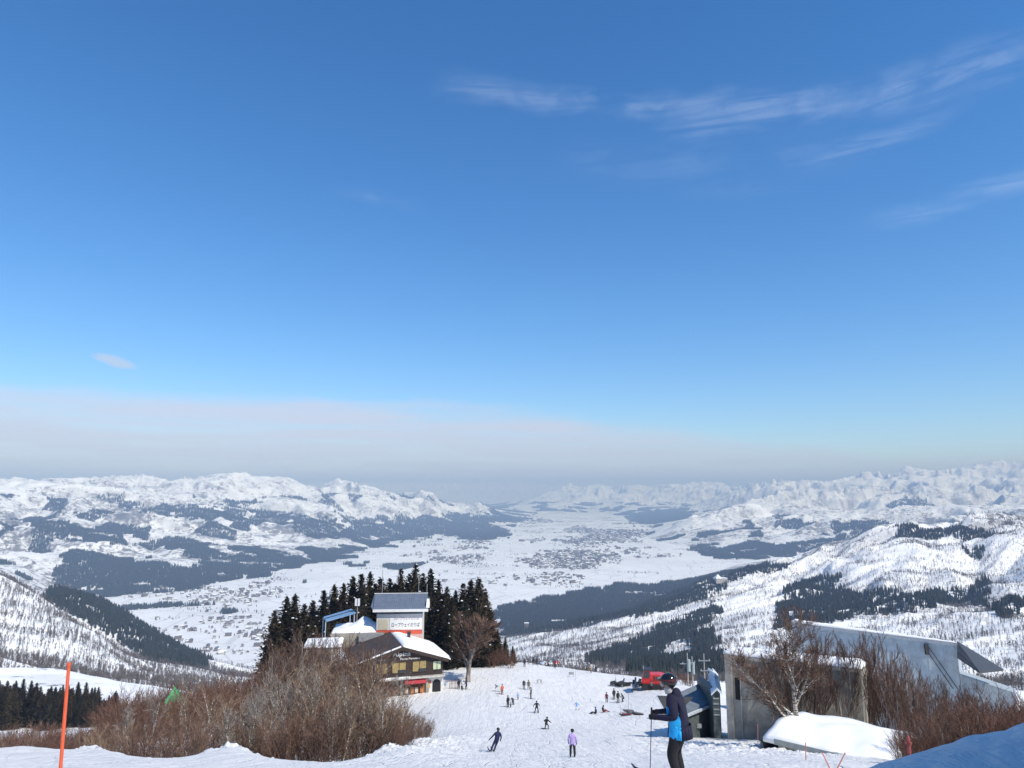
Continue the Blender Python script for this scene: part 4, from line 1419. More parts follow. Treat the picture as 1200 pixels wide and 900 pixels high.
gable(.75, 15.0, -11.0, 7.7, 2.75, M_WOOD, 'upper_wall')
b = MB()
b.box((-1.65, 8.0, .35), (18.9, 14.2, 4.74))
b.build('lower_wall', M_BEIGE, lodge)
b = MB()
b.box((-1.65, .72, 2.86), (19.3, 1.9, .26))
b.build('balcony', mat('pale_concrete', (.52, .50, .46), .85, var=.15), lodge)
b = MB()
for i in range(10):
    b.box((-11.0 + i * 2.07, -.12, 3.5), (.06, .06, 1.02))
for z in (3.45, 3.98):
    b.box((-1.65, -.12, z), (19.0, .05, .05))
b.build('balcony_rail', M_DARKM, lodge)
for nm, sgn, s1, m in (('roof_side', -1, 12.4, M_SHINGLE), ('roof_side', 1, 8.7, M_WOOD)):
    b = MB()
    lo = [(0, .2, RZ - .28), (sgn * s1, .2, roof_z(s1) - .28), (sgn * s1, 15.8, roof_z(s1) - .28), (0, 15.8, RZ - .28)]
    b.hull(lo, [(x, y, z + .26) for x, y, z in lo])
    ro = b.build(nm, m, lodge)
    if sgn > 0:
        # the snow lying on it: thick, rounded over the eave
        n, k = 16, 12
        V, Fc = [], []
        for j in range(k + 1):
            for i in range(n + 1):
                u, v = i / n, j / k
                s = .12 + u * (s1 + .28)
                y = .27 + v * 15.3
                th = .62 * (1 - (2 * v - 1) ** 10) * (min(1, u * 6) ** .7) * (1 + .25 * math.sin(2.1 * u + 3 * v)) * (1.15 if u < .93 else .75)
                V.append((s, y, roof_z(min(s, s1)) - .015 + th - (.28 * max(0, u - .96) / .04)))
        for j in range(k):
            for i in range(n):
                a = j * (n + 1) + i
                Fc.append((a, a + 1, a + n + 2, a + n + 1))
        me = bpy.data.meshes.new('roof_snow')
        me.from_pydata(V, [], Fc)
        bm = bmesh.new()
        bm.from_mesh(me)
        ex = bmesh.ops.extrude_face_region(bm, geom=list(bm.faces))
        for v in ex['geom']:
            if isinstance(v, bmesh.types.BMVert):
                v.co.z = roof_z(min(v.co.x, s1)) - .018
        bmesh.ops.recalc_face_normals(bm, faces=bm.faces)
        bm.to_mesh(me)
        bm.free()
        me.materials.append(M_CAP)
        me.polygons.foreach_set('use_smooth', [True] * len(me.polygons))
        child('snow', me, ro)
        c = MB()
        c.box((2.6, 8.5, RZ - .2), (.55, .55, 2.3))
        c.box((2.6, 8.5, RZ + 1.02), (.8, .8, .16))
        c.build('chimney', M_DARKM, ro)
    else:
        c = MB()
        c.hull([(-.3, .22, roof_z(.3) + .02), (-9, .22, roof_z(9) + .02), (-9, .8, roof_z(9) + .02), (-.3, .8, roof_z(.3) + .02)],
               [(-.3, .25, roof_z(.3) + .28), (-9, .25, roof_z(9) + .22), (-9, .7, roof_z(9) + .16), (-.3, .7, roof_z(.3) + .2)])
        c.hull([(-9.3, 3, roof_z(9.3) + .02), (-12.2, 3, roof_z(12.2) + .02), (-12.2, 15.5, roof_z(12.2) + .02), (-9.3, 15.5, roof_z(9.3) + .02)],
               [(-9.5, 3.3, roof_z(9.3) + .3), (-12.1, 3.3, roof_z(12.2) + .4), (-12.1, 15.3, roof_z(12.2) + .4), (-9.5, 15.3, roof_z(9.3) + .3)])
        c.build('snow', M_CAP, ro)
b = MB()
for sgn, s1 in ((-1, 12.4), (1, 8.7)):
    lo = [(0, .14, RZ - .62), (sgn * s1, .14, roof_z(s1) - .62), (sgn * s1, .14, roof_z(s1) + .01), (0, .14, RZ + .01)]
    b.hull(lo, [(x, y + .055, z) for x, y, z in lo])
b.build('bargeboard', M_WOOD, lodge)
M_BLIND = mat('yellow_blinds', (.36, .27, .11), .6, var=.2)
M_BLINDG = mat('pale_green_blinds', (.55, .62, .42), .5, var=.1)
for x0, x1, pm in ((-8.0, -5.6, M_BLIND), (-4.85, -2.75, M_BLIND), (-1.8, .75, M_BLIND), (2.0, 4.55, M_BLIND), (5.85, 7.35, M_BLINDG)):
    zb = 3.75 if pm is M_BLIND else 3.9
    wn = window(lodge, x0, x1, zb, 5.62 if x1 < 7 else 5.35, .75, pm, M_WOOD)
    if pm is M_BLIND and x0 > -3:
        b = MB()
        b.box(((x0 + x1) / 2 + .5, 0.705, zb + .28), ((x1 - x0) * .55, .03, .5))
        b.build('uncovered_glass', M_GLASSB, wn)
b = MB()
b.box((-1.2, -.02, 3.09), (5.2, .5, .18))
b.build('balcony_snow', M_CAP, lodge)
M_LET = mat('white_letters', (.85, .84, .82), .5, var=.02)
letters('Alpina', 1.15, M_LET, lodge, (-1.75, 0.69, 6.72), width=3.3)
b = MB()
b.box((-2.75, 0.69, 7.1), (.9, .08, .85))
lg = b.build('emblem', mat('emblem_red', (.62, .05, .05), .5), lodge)
b = MB()
b.box((-3.28, 0.69, 7.1), (.3, .08, .7))
b.build('emblem_panel', M_LET, lg)
letters('Pizzeria', .5, M_LET, lodge, (-4.9, 0.69, 6.12), width=1.9)
letters('Porta Paradiso', .5, M_LET, lodge, (-.35, 0.69, 6.02), width=3.7)
b = MB()
b.box((-2.4, .86, 1.05), (4.3, .12, 2.35))
b.build('garage_door', mat('brown_shutter', (.085, .05, .04), .7, var=.15), lodge)
b = MB()
for x in (-4.8, -.05, 4.75):
    b.box((x, .8, 1.3), (.45, .5, 2.8))
b.build('pillar', M_BEIGE, lodge)
b = MB()
b.box((2.35, .87, 1.0), (3.9, .1, 2.2))
b.build('shop_opening', mat('warm_interior', (.20, .10, .045), .8, var=.4, scale=2), lodge)
b = MB()
b.hull([(.4, .7, 2.55), (4.4, .7, 2.55), (4.4, -.6, 1.95), (.4, -.6, 1.95)], [(.4, .7, 2.68), (4.4, .7, 2.68), (4.4, -.6, 2.15), (.4, -.6, 2.15)])
b.build('awning', mat('red_awning', (.42, .05, .06), .7, var=.15), lodge)
b = MB()
for i, (x, c) in enumerate(((.9, 0), (1.9, 1), (2.7, 0), (3.7, 1))):
    b.box((x, .55, .62), (.6, .5, .9 + .2 * c), mi=c)
b.build('shop_counter', [mat('pale_board', (.55, .48, .38)), mat('orange_board', (.45, .18, .07))], lodge)
b = MB()
b.box((6.45, .78, 1.1), (2.75, .12, 3.3))
fr = b.build('entrance_wall', M_PLAS, lodge)
b = MB()
arc = [(5.75, -.3), (7.35, -.3)] + [(6.55 + .8 * math.cos(a), 1.35 + .8 * math.sin(a)) for a in np.linspace(0, math.pi, 12)]
b.hull([(x, .70, z) for x, z in arc], [(x, .76, z) for x, z in arc])
b.build('archway', M_BLACK, fr)
b = MB()
for i, (x, z) in enumerate(((5.15, 1.0), (5.3, 1.75), (8.2, 1.1))):
    b.box((x, .69, z), (.42, .04, .6), mi=i % 3)
b.build('poster', [mat('poster_yellow', (.5, .36, .12)), mat('poster_red', (.45, .14, .1)), mat('poster_blue', (.2, .3, .45))], fr)

# ------------------------------------------------------------------ the ropeway tower behind it
TZ0 = -40.0
tw = empty('ropeway_tower', (-23.2, 152.0, TZ0), R(4), 'white ropeway tower with a blue grey roof and Japanese lettering on its front', 'tower')
b = MB()
b.box((0, 4.2, 6.0), (9.3, 8.4, 20.0 - .6 - 1.0))
b.build('wall', M_PLAS, tw)
zt = lambda v: v - TZ0
b = MB()
b.box((.02, -.04, zt(-28.42)), (9.42, .12, .62))
b.box((.02, -.04, zt(-27.98)), (9.42, .08, .07))
b.build('orange_band', mat('orange_red_band', (.66, .10, .045), .6, var=.1), tw)
b = MB()
b.box((.02, -.03, zt(-29.65)), (9.40, .1, 1.7))
b.build('pink_band', mat('faded_pink_cladding', (.55, .36, .31), .7, var=.12), tw)
b = MB()
b.box((-3.35, -.03, zt(-26.85)), (1.95, .1, 2.1))
b.build('side_panel', mat('beige_panel', (.52, .47, .35), .7, var=.1), tw)
b = MB()
b.box((1.25, -.05, zt(-26.75)), (6.5, .12, 2.3))
sg = b.build('sign_board', mat('sign_white', (.80, .79, .76), .5, var=.03), tw)
letters('ロープウェイのりば', .95, mat('sign_ink', (.06, .06, .065), .6), sg, (-1.55, -.13, zt(-27.3)), width=5.7)
letters('ロープウェイのりば', .6, mat('faded_ink', (.42, .33, .38), .6), sg, (-1.0, -.13, zt(-25.95)), width=5.0)
b = MB()
rl = [(-5.3, -.75, zt(-23.95)), (5.75, -.75, zt(-23.95)), (5.5, 4.0, zt(-21.45)), (-5.65, 4.0, zt(-21.45))]
b.hull(rl, [(x, y, z + .22) for x, y, z in rl])
rl = [(-5.65, 4.0, zt(-21.455)), (5.5, 4.0, zt(-21.455)), (5.75, 9.3, zt(-24.15)), (-5.3, 9.3, zt(-24.15))]
b.hull(rl, [(x, y, z + .22) for x, y, z in rl])
b.hull([(-5.32, -.73, zt(-24.0)), (-5.32, 9.3, zt(-24.2)), (-5.67, 4.0, zt(-21.5))], [(-6.0, .6, zt(-23.4)), (-6.0, 7.4, zt(-23.4)), (-5.9, 4.0, zt(-21.9))])
ro = b.build('roof', M_SLATE, tw)
b = MB()
b.box((.25, -.82, zt(-24.0)), (11.3, .1, .55))
b.box((-.07, 4.0, zt(-21.2)), (11.3, .3, .1))
b.build('fascia', M_WHITE, ro)
b = MB()
b.hull([(5.4, -.4, zt(-23.6)), (6.1, -.4, zt(-23.6)), (6.1, 1.6, zt(-22.9)), (5.4, 1.6, zt(-22.9))], [(5.5, -.2, zt(-22.6)), (5.95, -.2, zt(-22.6)), (5.95, 1.4, zt(-22.0)), (5.5, 1.4, zt(-22.0))])
b.build('snow', M_CAP, ro)
for x, y, z1 in ((-4.1, 4.0, -16.3), (3.6, 4.0, -17.2), (5.35, 4.0, -19.4), (6.0, 3.0, -22.0)):
    b = MB()
    b.tube([(x, y, zt(-23.0)), (x, y, zt(z1))], .06, 6)
    b.build('antenna', M_STEEL, ro)

# ------------------------------------------------------------------ its annexe with the roof terrace, canopy and floodlight
ax = empty('annexe', (-34.5, 150.0, -38.2), R(8), 'low annexe with a snow heaped terrace left of the ropeway tower', 'annexe')
b = MB()
b.box((3.1, 6.0, 4.4), (10.8, 11.0, 10.9))
b.build('wall', M_BEIGE, ax)
b = MB()
b.box((5.9, -.1, 9.0), (5.0, .4, 1.5))
b.build('parapet', mat('grey_parapet', (.30, .30, .30), .85, var=.15), ax)
n, k = 26, 14
V, Fc = [], []
for j in range(k + 1):
    for i in range(n + 1):
        x, y = -2.2 + 10.6 * i / n, .6 + 10.6 * j / k
        e = min(1, 5 * min(i, n - i) / n, 5 * min(j, k - j) / k)
        h = .5 + .9 * max(0, perlin(np.array([x * .35]), np.array([y * .35]), 3)[0]) + 1.7 * math.exp(-((x - 4.2) / 2.4) ** 2 - ((y - 4) / 3) ** 2) + .25 * perlin(np.array([x * 1.3]), np.array([y * 1.3]), 4)[0]
        V.append((x, y, 9.84 + e * h))
for j in range(k):
    for i in range(n):
        a = j * (n + 1) + i
        Fc.append((a, a + 1, a + n + 2, a + n + 1))
me = bpy.data.meshes.new('terrace_snow')
me.from_pydata(V, [], Fc)
me.materials.append(M_CAP)
me.polygons.foreach_set('use_smooth', [True] * len(Fc))
child('terrace_snow', me, ax)
b = MB()
b.box((-3.2, -2.2, 3.4), (6.6, 4.6, 9.6))
wg = b.build('wing', M_BEIGE, ax)
b = MB()
b.hull([(-6.8, -4.8, 8.22), (.4, -4.8, 8.22), (.4, .3, 8.9), (-6.8, .3, 8.9)], [(-6.7, -4.7, 8.75), (.2, -4.7, 8.8), (.2, .2, 9.2), (-6.7, .2, 9.1)])
b.build('snow', M_CAP, wg)

cn = empty('canopy', (-41.0, 156.0, -29.8), 0, 'open canopy with a tilted pale blue roof on the annexe terrace', 'canopy')
b = MB()
Cc = [P(379, 724, 155), P(412, 714.5, 161), P(417, 719, 158), P(382, 729, 152)]
O = Vector(cn.location)
lo = [c - O for c in (Cc[3], Cc[2], Cc[1], Cc[0])]
b.hull(lo, [q + Vector((0, 0, .22)) for q in lo])
b.build('roof', M_BLUEROOF, cn)
b = MB()
mid = [(lo[0] + lo[3]) / 2, (lo[1] + lo[2]) / 2]
b.tube([mid[0] + Vector((0, 0, .26)), mid[1] + Vector((0, 0, .26))], .1, 4)
b.build('roof_seam', M_DARKM, cn)
for q in lo:
    b = MB()
    c = q * .96
    b.tube([(c.x, c.y, -.5), (c.x, c.y, q.z + .02)], .11, 6)
    b.build('post', mat('pale_blue_post', (.42, .50, .58), .5), cn)
fl = empty('floodlight', P(418, 738, 158), 0, 'white floodlight on a thin mast between canopy and tower', 'floodlight')
b = MB()
b.tube([(0, 0, -2), (0, 0, 5.2)], .09, 6)
b.build('mast', M_STEEL, fl)
b = MB()
for x in (-.3, .3):
    b.box((x, -.1, 5.7), (.42, .35, 1.5))
b.build('lamp_head', M_WHITE, fl)

# ------------------------------------------------------------------ concrete building on the right
cb = empty('concrete_building', (22.9, 80.0, -27.0), math.atan2(-6.3, 10.9), 'weathered bare concrete building with a deep snow cap right of the blue station', 'building')
b = MB()
b.hull([(0, 0, -2.8), (13.2, 0, -2.8), (13.2, 10, -2.8), (0, 10, -2.8)], [(0, 0, 9.8), (13.2, 0, 9.8), (13.2, 10, 8.45), (0, 10, 8.45)])
wl = b.build('wall', M_CONC, cb)
b = MB()
b.box((.35, -.09, 3.6), (.7, .18, 12.5))
b.box((6.6, -.07, 9.62), (13.3, .16, .36))
b.build('corner_pier', mat('pale_concrete_pier', (.45, .42, .36), .9, var=.25, scale=.8, bump=.3), wl)
b = MB()
b.box((1.25, -.02, 6.4), (.55, .1, 2.2))
b.build('slot_window', M_BLACK, wl)
b = MB()
b.tube([(1.55, -.1, -1), (1.55, -.1, 7.8)], .06, 6)
b.build('downpipe', M_STEEL, wl)
snow_pad('roof_snow', cb, (-.1, -.16, 9.81), (13.4, 0, 0), (0, 5.6, -.75), .62, seed=5)

# long grey hall behind the bare trees
hl = empty('grey_hall', (0, 0, 0), 0, 'long blue grey hall with snow along its roof behind the bare trees', 'hall')
A, Bp = P(928, 729, 118), P(1121, 753, 106)
zb = -40.0
t_ = (Bp - A)
t_.z = 0
t_.normalize()
nb = Vector((-t_.y, t_.x, 0))           # away from the camera
b = MB()
b.hull([(A.x, A.y, zb), (Bp.x, Bp.y, zb), tuple((Bp + nb * 16).xy) + (zb,), tuple((A + nb * 16).xy) + (zb,)],
       [A, Bp, Bp + nb * 16 + Vector((0, 0, -4.6)), A + nb * 16 + Vector((0, 0, -4.6))])
b.build('wall', M_HALL, hl)
snow_pad('roof_snow', hl, A - nb * .35, Bp - A, nb * 5.5 + Vector((0, 0, -1.55)), .5, seed=9, nu=40, thin=(1.3, .5))
b = MB()
q0, q1 = A - nb * .07, Bp - nb * .07
b.hull([q0 + Vector((0, 0, -.5)), q1 + Vector((0, 0, -.5)), q1 + Vector((0, 0, -.02)), q0 + Vector((0, 0, -.02))], [q0 + nb * .06 + Vector((0, 0, -.5)), q1 + nb * .06 + Vector((0, 0, -.5)), q1 + nb * .06 + Vector((0, 0, -.02)), q0 + nb * .06 + Vector((0, 0, -.02))])
b.build('eaves_trim', mat('pale_trim', (.55, .58, .60), .6), hl)
b = MB()                                  # lean-to at the right hand end
c = [P(1121.5, 769, 104), P(1121.5, 751, 106), P(1176, 784, 103.5), P(1148, 787, 100)]
b.hull(c, [q - Vector((0, 0, .25)) for q in c])
b.build('lean_to_roof', M_DARKRIB, hl)
b = MB()
w0, w1, w2 = Bp + t_ * .1, Bp + t_ * 6.4, Bp + t_ * 6.4 + nb * 3
lw = [Vector((w0.x, w0.y, zb)), Vector((w1.x, w1.y, zb)), Vector((w2.x, w2.y, zb)), Vector(((w0 + nb * 3).x, (w0 + nb * 3).y, zb))]
b.hull(lw, [Vector((q.x, q.y, zz)) for q, zz in zip(lw, (-25.6, -27.2, -27.2, -25.6))])
b.build('lean_to_wall', mat('hall_pale_cladding', (.34, .39, .42), .6), hl)
b = MB()
lp = A.lerp(Bp, .83) - nb * .25
for dx in (-.3, .3):
    b.tube([lp + t_ * dx + Vector((0, 0, -1.1)), lp + t_ * (dx + 3.2) + Vector((0, 0, -6.5))], .06, 5)
b.box((lp.x, lp.y, lp.z - 1.4), (.5, .3, 1.5))
b.build('ladder', M_DARKM, hl)

# ------------------------------------------------------------------ blue lift station
st = empty('lift_station', (0, 0, 0), 0, 'blue sheet metal lift station with a small steep gable beside the concrete building', 'station')
A, Bq, Cq, Dq = P(795, 815, 84), P(833, 798, 92), P(838, 824.5, 84), P(784, 847, 76)
b = MB()
b.hull([Dq, Cq, Bq, A], [q + Vector((0, 0, .3)) for q in (Dq, Cq, Bq, A)])
b.build('roof', M_SHED, st)
b = MB()
e0, e1 = Dq + Vector((0, -.12, .02)), Cq + Vector((0, -.12, .02))
b.tube([e0, e1], .17, 4)
b.build('eaves_trim', mat('pale_blue_trim', (.50, .56, .62), .5), st)
b = MB()
gz = -29.0
lw = [Dq.lerp(A, .06), Cq.lerp(Bq, .06), Bq.lerp(Cq, .06), A.lerp(Dq, .06)]
b.hull([Vector((q.x, q.y, gz)) for q in lw], [q - Vector((0, 0, .05)) for q in lw])
wl = b.build('wall', M_SHEDW, st)
b = MB()
q = Dq.lerp(Cq, .62)
b.box((q.x, q.y + .1, q.z - 1.6), (.5, .2, .4))
b.build('wall_lamp', M_STEEL, wl)
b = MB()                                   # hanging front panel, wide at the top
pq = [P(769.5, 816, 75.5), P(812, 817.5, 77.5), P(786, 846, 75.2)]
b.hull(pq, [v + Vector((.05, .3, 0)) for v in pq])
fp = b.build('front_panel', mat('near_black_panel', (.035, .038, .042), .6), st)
b = MB()
b.tube([P(769, 815.5, 75.3), P(787, 848, 75.0)], .11, 4)
b.build('panel_edge', mat('pale_blue_trim', (.50, .56, .62), .5), fp)
b = MB()                                   # steep small gable
f0, f1, f2 = P(833.5, 815.5, 80), P(840, 809.0, 80), P(846, 813.5, 80)
g0, g1, g2 = P(829.8, 792, 90), P(835, 784.5, 90), P(841.5, 792, 90)
b.hull([f0, f1, g1, g0], [v + Vector((0, 0, .18)) for v in (f0, f1, g1, g0)])
b.hull([f1 + Vector((.01, 0, .004)), f2, g2, g1 + Vector((.01, 0, .004))], [v + Vector((.01, 0, .184)) for v in (f1, f2, g2, g1)])
gb = b.build('gable_roof', mat('pale_blue_sheet', (.62, .68, .74), .5, .0), st)
b = MB()
ring = [f0 + Vector((.25, .35, 0)), f2 + Vector((-.1, .35, 0)), f2 + Vector((-.1, .35, -6.5)), f0 + Vector((.25, .35, -6.5))]
b.hull(ring, [v + Vector((.6, 9, g0.z - f0.z - .15)) for v in ring])
ring = [f0 + Vector((.25, .352, -.01)), f2 + Vector((-.1, .352, -.01)), f1 + Vector((0, .352, -.05))]
b.hull(ring, [v + Vector((.6, 8.9, g0.z - f0.z - .2)) for v in ring])
gw = b.build('gable_wall', M_SHEDW, st)
b = MB()
for i in range(4):
    z = f0.z - .35 - i * .55
    b.box(((f0.x + f2.x) / 2, f0.y + .30, z), (.62, .08, .12))
b.build('louvre', M_STEEL, gw)
b = MB()
s0 = f1.lerp(g1, .55)
b.hull([s0 + Vector((.05, 0, .2)), s0 + Vector((.55, .2, -.15)), s0 + Vector((.45, 3, 0)), s0 + Vector((.02, 3, .25))], [s0 + Vector((.1, .2, .5)), s0 + Vector((.5, .3, .2)), s0 + Vector((.4, 2.7, .3)), s0 + Vector((.05, 2.7, .55))])
b.build('snow', M_CAP, gb)

# ------------------------------------------------------------------ snowed-in shed by the birch
sh = empty('snow_shed', (0, 0, 0), 0, 'low cream shed nearly buried under a smooth snow hump below the birch', 'shed')
A, Bq = P(912, 872, 58), P(1008, 884, 54)
t_ = Bq - A
t_.z = 0
Ls = t_.length
t_.normalize()
nb = Vector((-t_.y, t_.x, 0))
zA = A.z
b = MB()
c = [A, A + t_ * Ls, A + t_ * Ls + nb * 7, A + nb * 7]
b.hull([Vector((q.x, q.y, zA - 3.2)) for q in c], [Vector((q.x, q.y, zA)) for q in c])
wl = b.build('wall', mat('cream_wall', (.60, .54, .42), .8, var=.1), sh)
b = MB()
q = A + t_ * Ls * .79 - nb * .06
b.box((q.x, q.y, zA - .55), (.75, .1, .22))
b.build('vent', M_DARKM, wl)
b = MB()
c = [A - nb * .3 - t_ * .2, A + t_ * (Ls + .2) - nb * .3, A + t_ * (Ls + .2) - nb * .05, A - nb * .05 - t_ * .2]
b.hull([q + Vector((0, 0, .01)) for q in c], [q + Vector((0, 0, .42)) for q in c])
b.build('fascia', mat('grey_green_fascia', (.34, .37, .34), .6, var=.1), sh)
n, k = 26, 16
V, Fc = [], []
for j in range(k + 1):
    for i in range(n + 1):
        u, v = i / n, j / k
        q = A + t_ * (-1.1 + u * (Ls + 4.6)) + nb * (-.25 + v * 8.5)
        ridge = .50 * math.sin(min(1, v / .62) * math.pi / 2) * (1 - .9 * max(0, v - .62) / .38)
        h = .42 + ridge * (1 - .85 * max(0, (u - .45) / .55) ** 1.5)
        if u > .80:
            h -= 3.0 * ((u - .80) / .20) ** 1.2
        V.append((q.x, q.y, zA + h + .06 * math.sin(7 * u + 5 * v) + .16 * float(perlin(np.array([q.x * .6]), np.array([q.y * .6]), 17)[0])))
for j in range(k):
    for i in range(n):
        a = j * (n + 1) + i
        Fc.append((a, a + 1, a + n + 2, a + n + 1))
me = bpy.data.meshes.new('roof_snow')
me.from_pydata(V, [], Fc)
bm = bmesh.new()
bm.from_mesh(me)
ex = bmesh.ops.extrude_face_region(bm, geom=list(bm.faces))
for v in ex['geom']:
    if isinstance(v, bmesh.types.BMVert):
        v.co.z = min(v.co.z - .3, zA + .02)
bmesh.ops.recalc_face_normals(bm, faces=bm.faces)
bm.to_mesh(me)
bm.free()
me.materials.append(M_CAP)
me.polygons.foreach_set('use_smooth', [True] * len(me.polygons))
child('roof_snow', me, sh)
b = MB()
e = A - t_ * 1.15
apex = e + nb * 4.9 + Vector((0, 0, .8))
c = [e - nb * .2 + Vector((0, 0, -.1)), apex, Vector((apex.x, apex.y, zA - 3)), Vector((e.x, e.y, zA - 3))]
b.hull(c, [q - t_ * .2 for q in c])
b.build('end_wall', mat('slate_end_wall', (.10, .115, .14), .7), sh)
b = MB()
b.tube([e - nb * .3 - t_ * .12 + Vector((0, 0, .1)), apex - t_ * .12 + Vector((0, 0, .2))], .16, 4)
b.build('verge_board', M_DARKM, sh)

# ------------------------------------------------------------------ hut with a green roof in the thicket
p = P(202, 842, 112)
ht = empty('hut', (p.x, p.y, p.z), .3, 'small hut with a bright green pyramid roof in the thicket', 'hut')
b = MB()
b.box((0, 0, .05), (2.2, 2.2, 5.0))
b.build('wall', mat('yellow_boards', (.40, .27, .13), .8, var=.25), ht)
b = MB()
for i in range(8):
    b.box((-1.3 + .37 * i, -1.55, 1.3), (.06, .06, 2.2))
b.box((0, -1.55, 2.3), (2.9, .1, .14))
b.build('railing', mat('weathered_boards', (.30, .22, .14), .8, var=.25), ht)
b = MB()
q = [(-1.15, -1.15, 2.55), (1.15, -1.15, 2.55), (1.15, 1.15, 2.55), (-1.15, 1.15, 2.55)]
b.hull(q, [(x * .03, y * .03, 4.5) for x, y, _ in q])
b.build('roof', mat('green_roof', (.03, .36, .12), .5, var=.12), ht)

# ------------------------------------------------------------------ unseen hut added behind the photographer to cast shade on the snowbank
lh = empty('shade_hut', (12.8, -2.5, 0), 0, 'tall unseen hut added outside the view to shade the snowbank', 'hut')
gz = ground(12.8, -2.5) - 3.5
b = MB()
b.box((0, 0, (gz + 7.2) / 2), (9.0, 9.5, 7.2 - gz))
wl = b.build('wall', M_BEIGE, lh)
b = MB()
for sx in (-1, 1):
    lo = [(0, -5.4, 9.3), (sx * 5.3, -5.4, 6.9), (sx * 5.3, 5.4, 6.9), (0, 5.4, 9.3)]
    b.hull(lo, [(x, y, z + .3) for x, y, z in lo])
b.hull([(-4.5, -4.7, 7.205), (4.5, -4.7, 7.205), (0, -4.7, 9.25)], [(-4.5, 4.7, 7.205), (4.5, 4.7, 7.205), (0, 4.7, 9.25)])
b.build('roof', M_SLATE, lh)
window(lh, -2.5, -.5, .2, 1.8, -4.75, M_GLASSB, M_WHITE)

# ------------------------------------------------------------------ utility poles beyond the edge
for i, (px, yt, yb, Yp, lb, kit) in enumerate(((806.5, 765, 802, 152, 'left utility pole carrying a grey transformer and one short arm', 1), (812, 769, 803, 158, 'thin utility pole with a grey box close behind the transformer pole', 2), (826, 766, 801, 148, 'utility pole with two crossarms and no transformer', 3))):
    q = P(px, yb, Yp)
    top = P(px, yt, Yp).z - q.z
    g = ground(q.x, q.y) - q.z
    o = empty('utility_pole', q, 0, lb, 'utility pole', 'utility poles behind the lift station')
    b = MB()
    b.tube([(0, 0, g - 1), (0, 0, top)], [.17, .11], 7)
    b.build('mast', mat('weathered_pole', (.34, .33, .31), .8), o)
    b = MB()
    for z, L in {1: ((top - 2.1, 2.4),), 2: ((top - 1.2, 1.2),), 3: ((top - 1.3, 2.4), (top - 3.2, 1.6))}[kit]:
        b.box((-.4 if kit == 1 else 0, -.2, z), (L, .12, .14))
        for s in (-.42, 0, .42):
            b.box((s * L, -.2, z + .2), (.12, .12, .28))
    b.build('crossarm', M_STEEL, o)
    if kit < 3:
        b = MB()
        b.tube([(.15, -.42, top - 3.4), (.15, -.42, top - 1.2)], .36 if kit == 1 else .28, 9)
        b.tube([(.15, -.42, top - 3.5), (.15, -.42, top - 3.38)], .40 if kit == 1 else .3, 9)
        b.build('transformer', mat('transformer_grey', (.36, .42, .42), .6), o)


# ------------------------------------------------------------------ people
SKIN = mat('skin', (.55, .36, .27), .6, var=.08)
GLOVE = mat('black_glove', (.014, .014, .016), .7)
BOOT = mat('boot_grey', (.06, .06, .065), .5)


def cloth(name, c):
    return mat(name, c, .8, var=.18, scale=7, bump=.25)


BLACK, NAVY, GREY = cloth('black_cloth', (.014, .014, .017)), cloth('navy_cloth', (.012, .018, .065)), cloth('grey_cloth', (.13, .13, .14))
DKNAVY, CYAN = cloth('dark_navy_cloth', (.011, .010, .033)), cloth('cyan_cloth', (.02, .40, .85))
LILAC, ORANGE, WHITEC = cloth('lilac_cloth', (.47, .36, .68)), cloth('orange_cloth', (.62, .14, .07)), cloth('white_cloth', (.70, .70, .70))
BLUEC, LTBLUE, MAROON = cloth('pale_blue_cloth', (.28, .40, .60)), cloth('light_blue_cloth', (.22, .42, .78)), cloth('maroon_cloth', (.17, .025, .03))
TAN, KHAKI, DKBR, REDC = cloth('tan_cloth', (.45, .28, .14)), cloth('khaki_cloth', (.12, .10, .07)), cloth('dark_brown_cloth', (.05, .03, .03)), cloth('red_cloth', (.45, .03, .03))


def skin_body(J, bones, levels, root):
    """one continuous skin over joints J {name: (pos, rx, ry)} joined by bones"""
    names = list(J)
    bm = bmesh.new()
    lay = bm.verts.layers.skin.verify()
    vs_ = {}
    for n_ in names:
        p, rx, ry = J[n_]
        v = bm.verts.new(p)
        v[lay].radius = (rx, ry)
        vs_[n_] = v
    vs_[root][lay].use_root = True
    for a, b_ in bones:
        bm.edges.new((vs_[a], vs_[b_]))
    me = bpy.data.meshes.new('skeleton')
    bm.to_mesh(me)
    bm.free()
    o = bpy.data.objects.new('skeleton', me)
    COL.objects.link(o)
    md = o.modifiers.new('skin', 'SKIN')
    md.use_smooth_shade = True
    sd = o.modifiers.new('sub', 'SUBSURF')
    sd.levels = sd.render_levels = levels
    bpy.context.view_layer.update()
    out = bpy.data.meshes.new_from_object(o.evaluated_get(bpy.context.evaluated_depsgraph_get()))
    bpy.data.objects.remove(o)
    for p in out.polygons:
        p.use_smooth = True
    return out


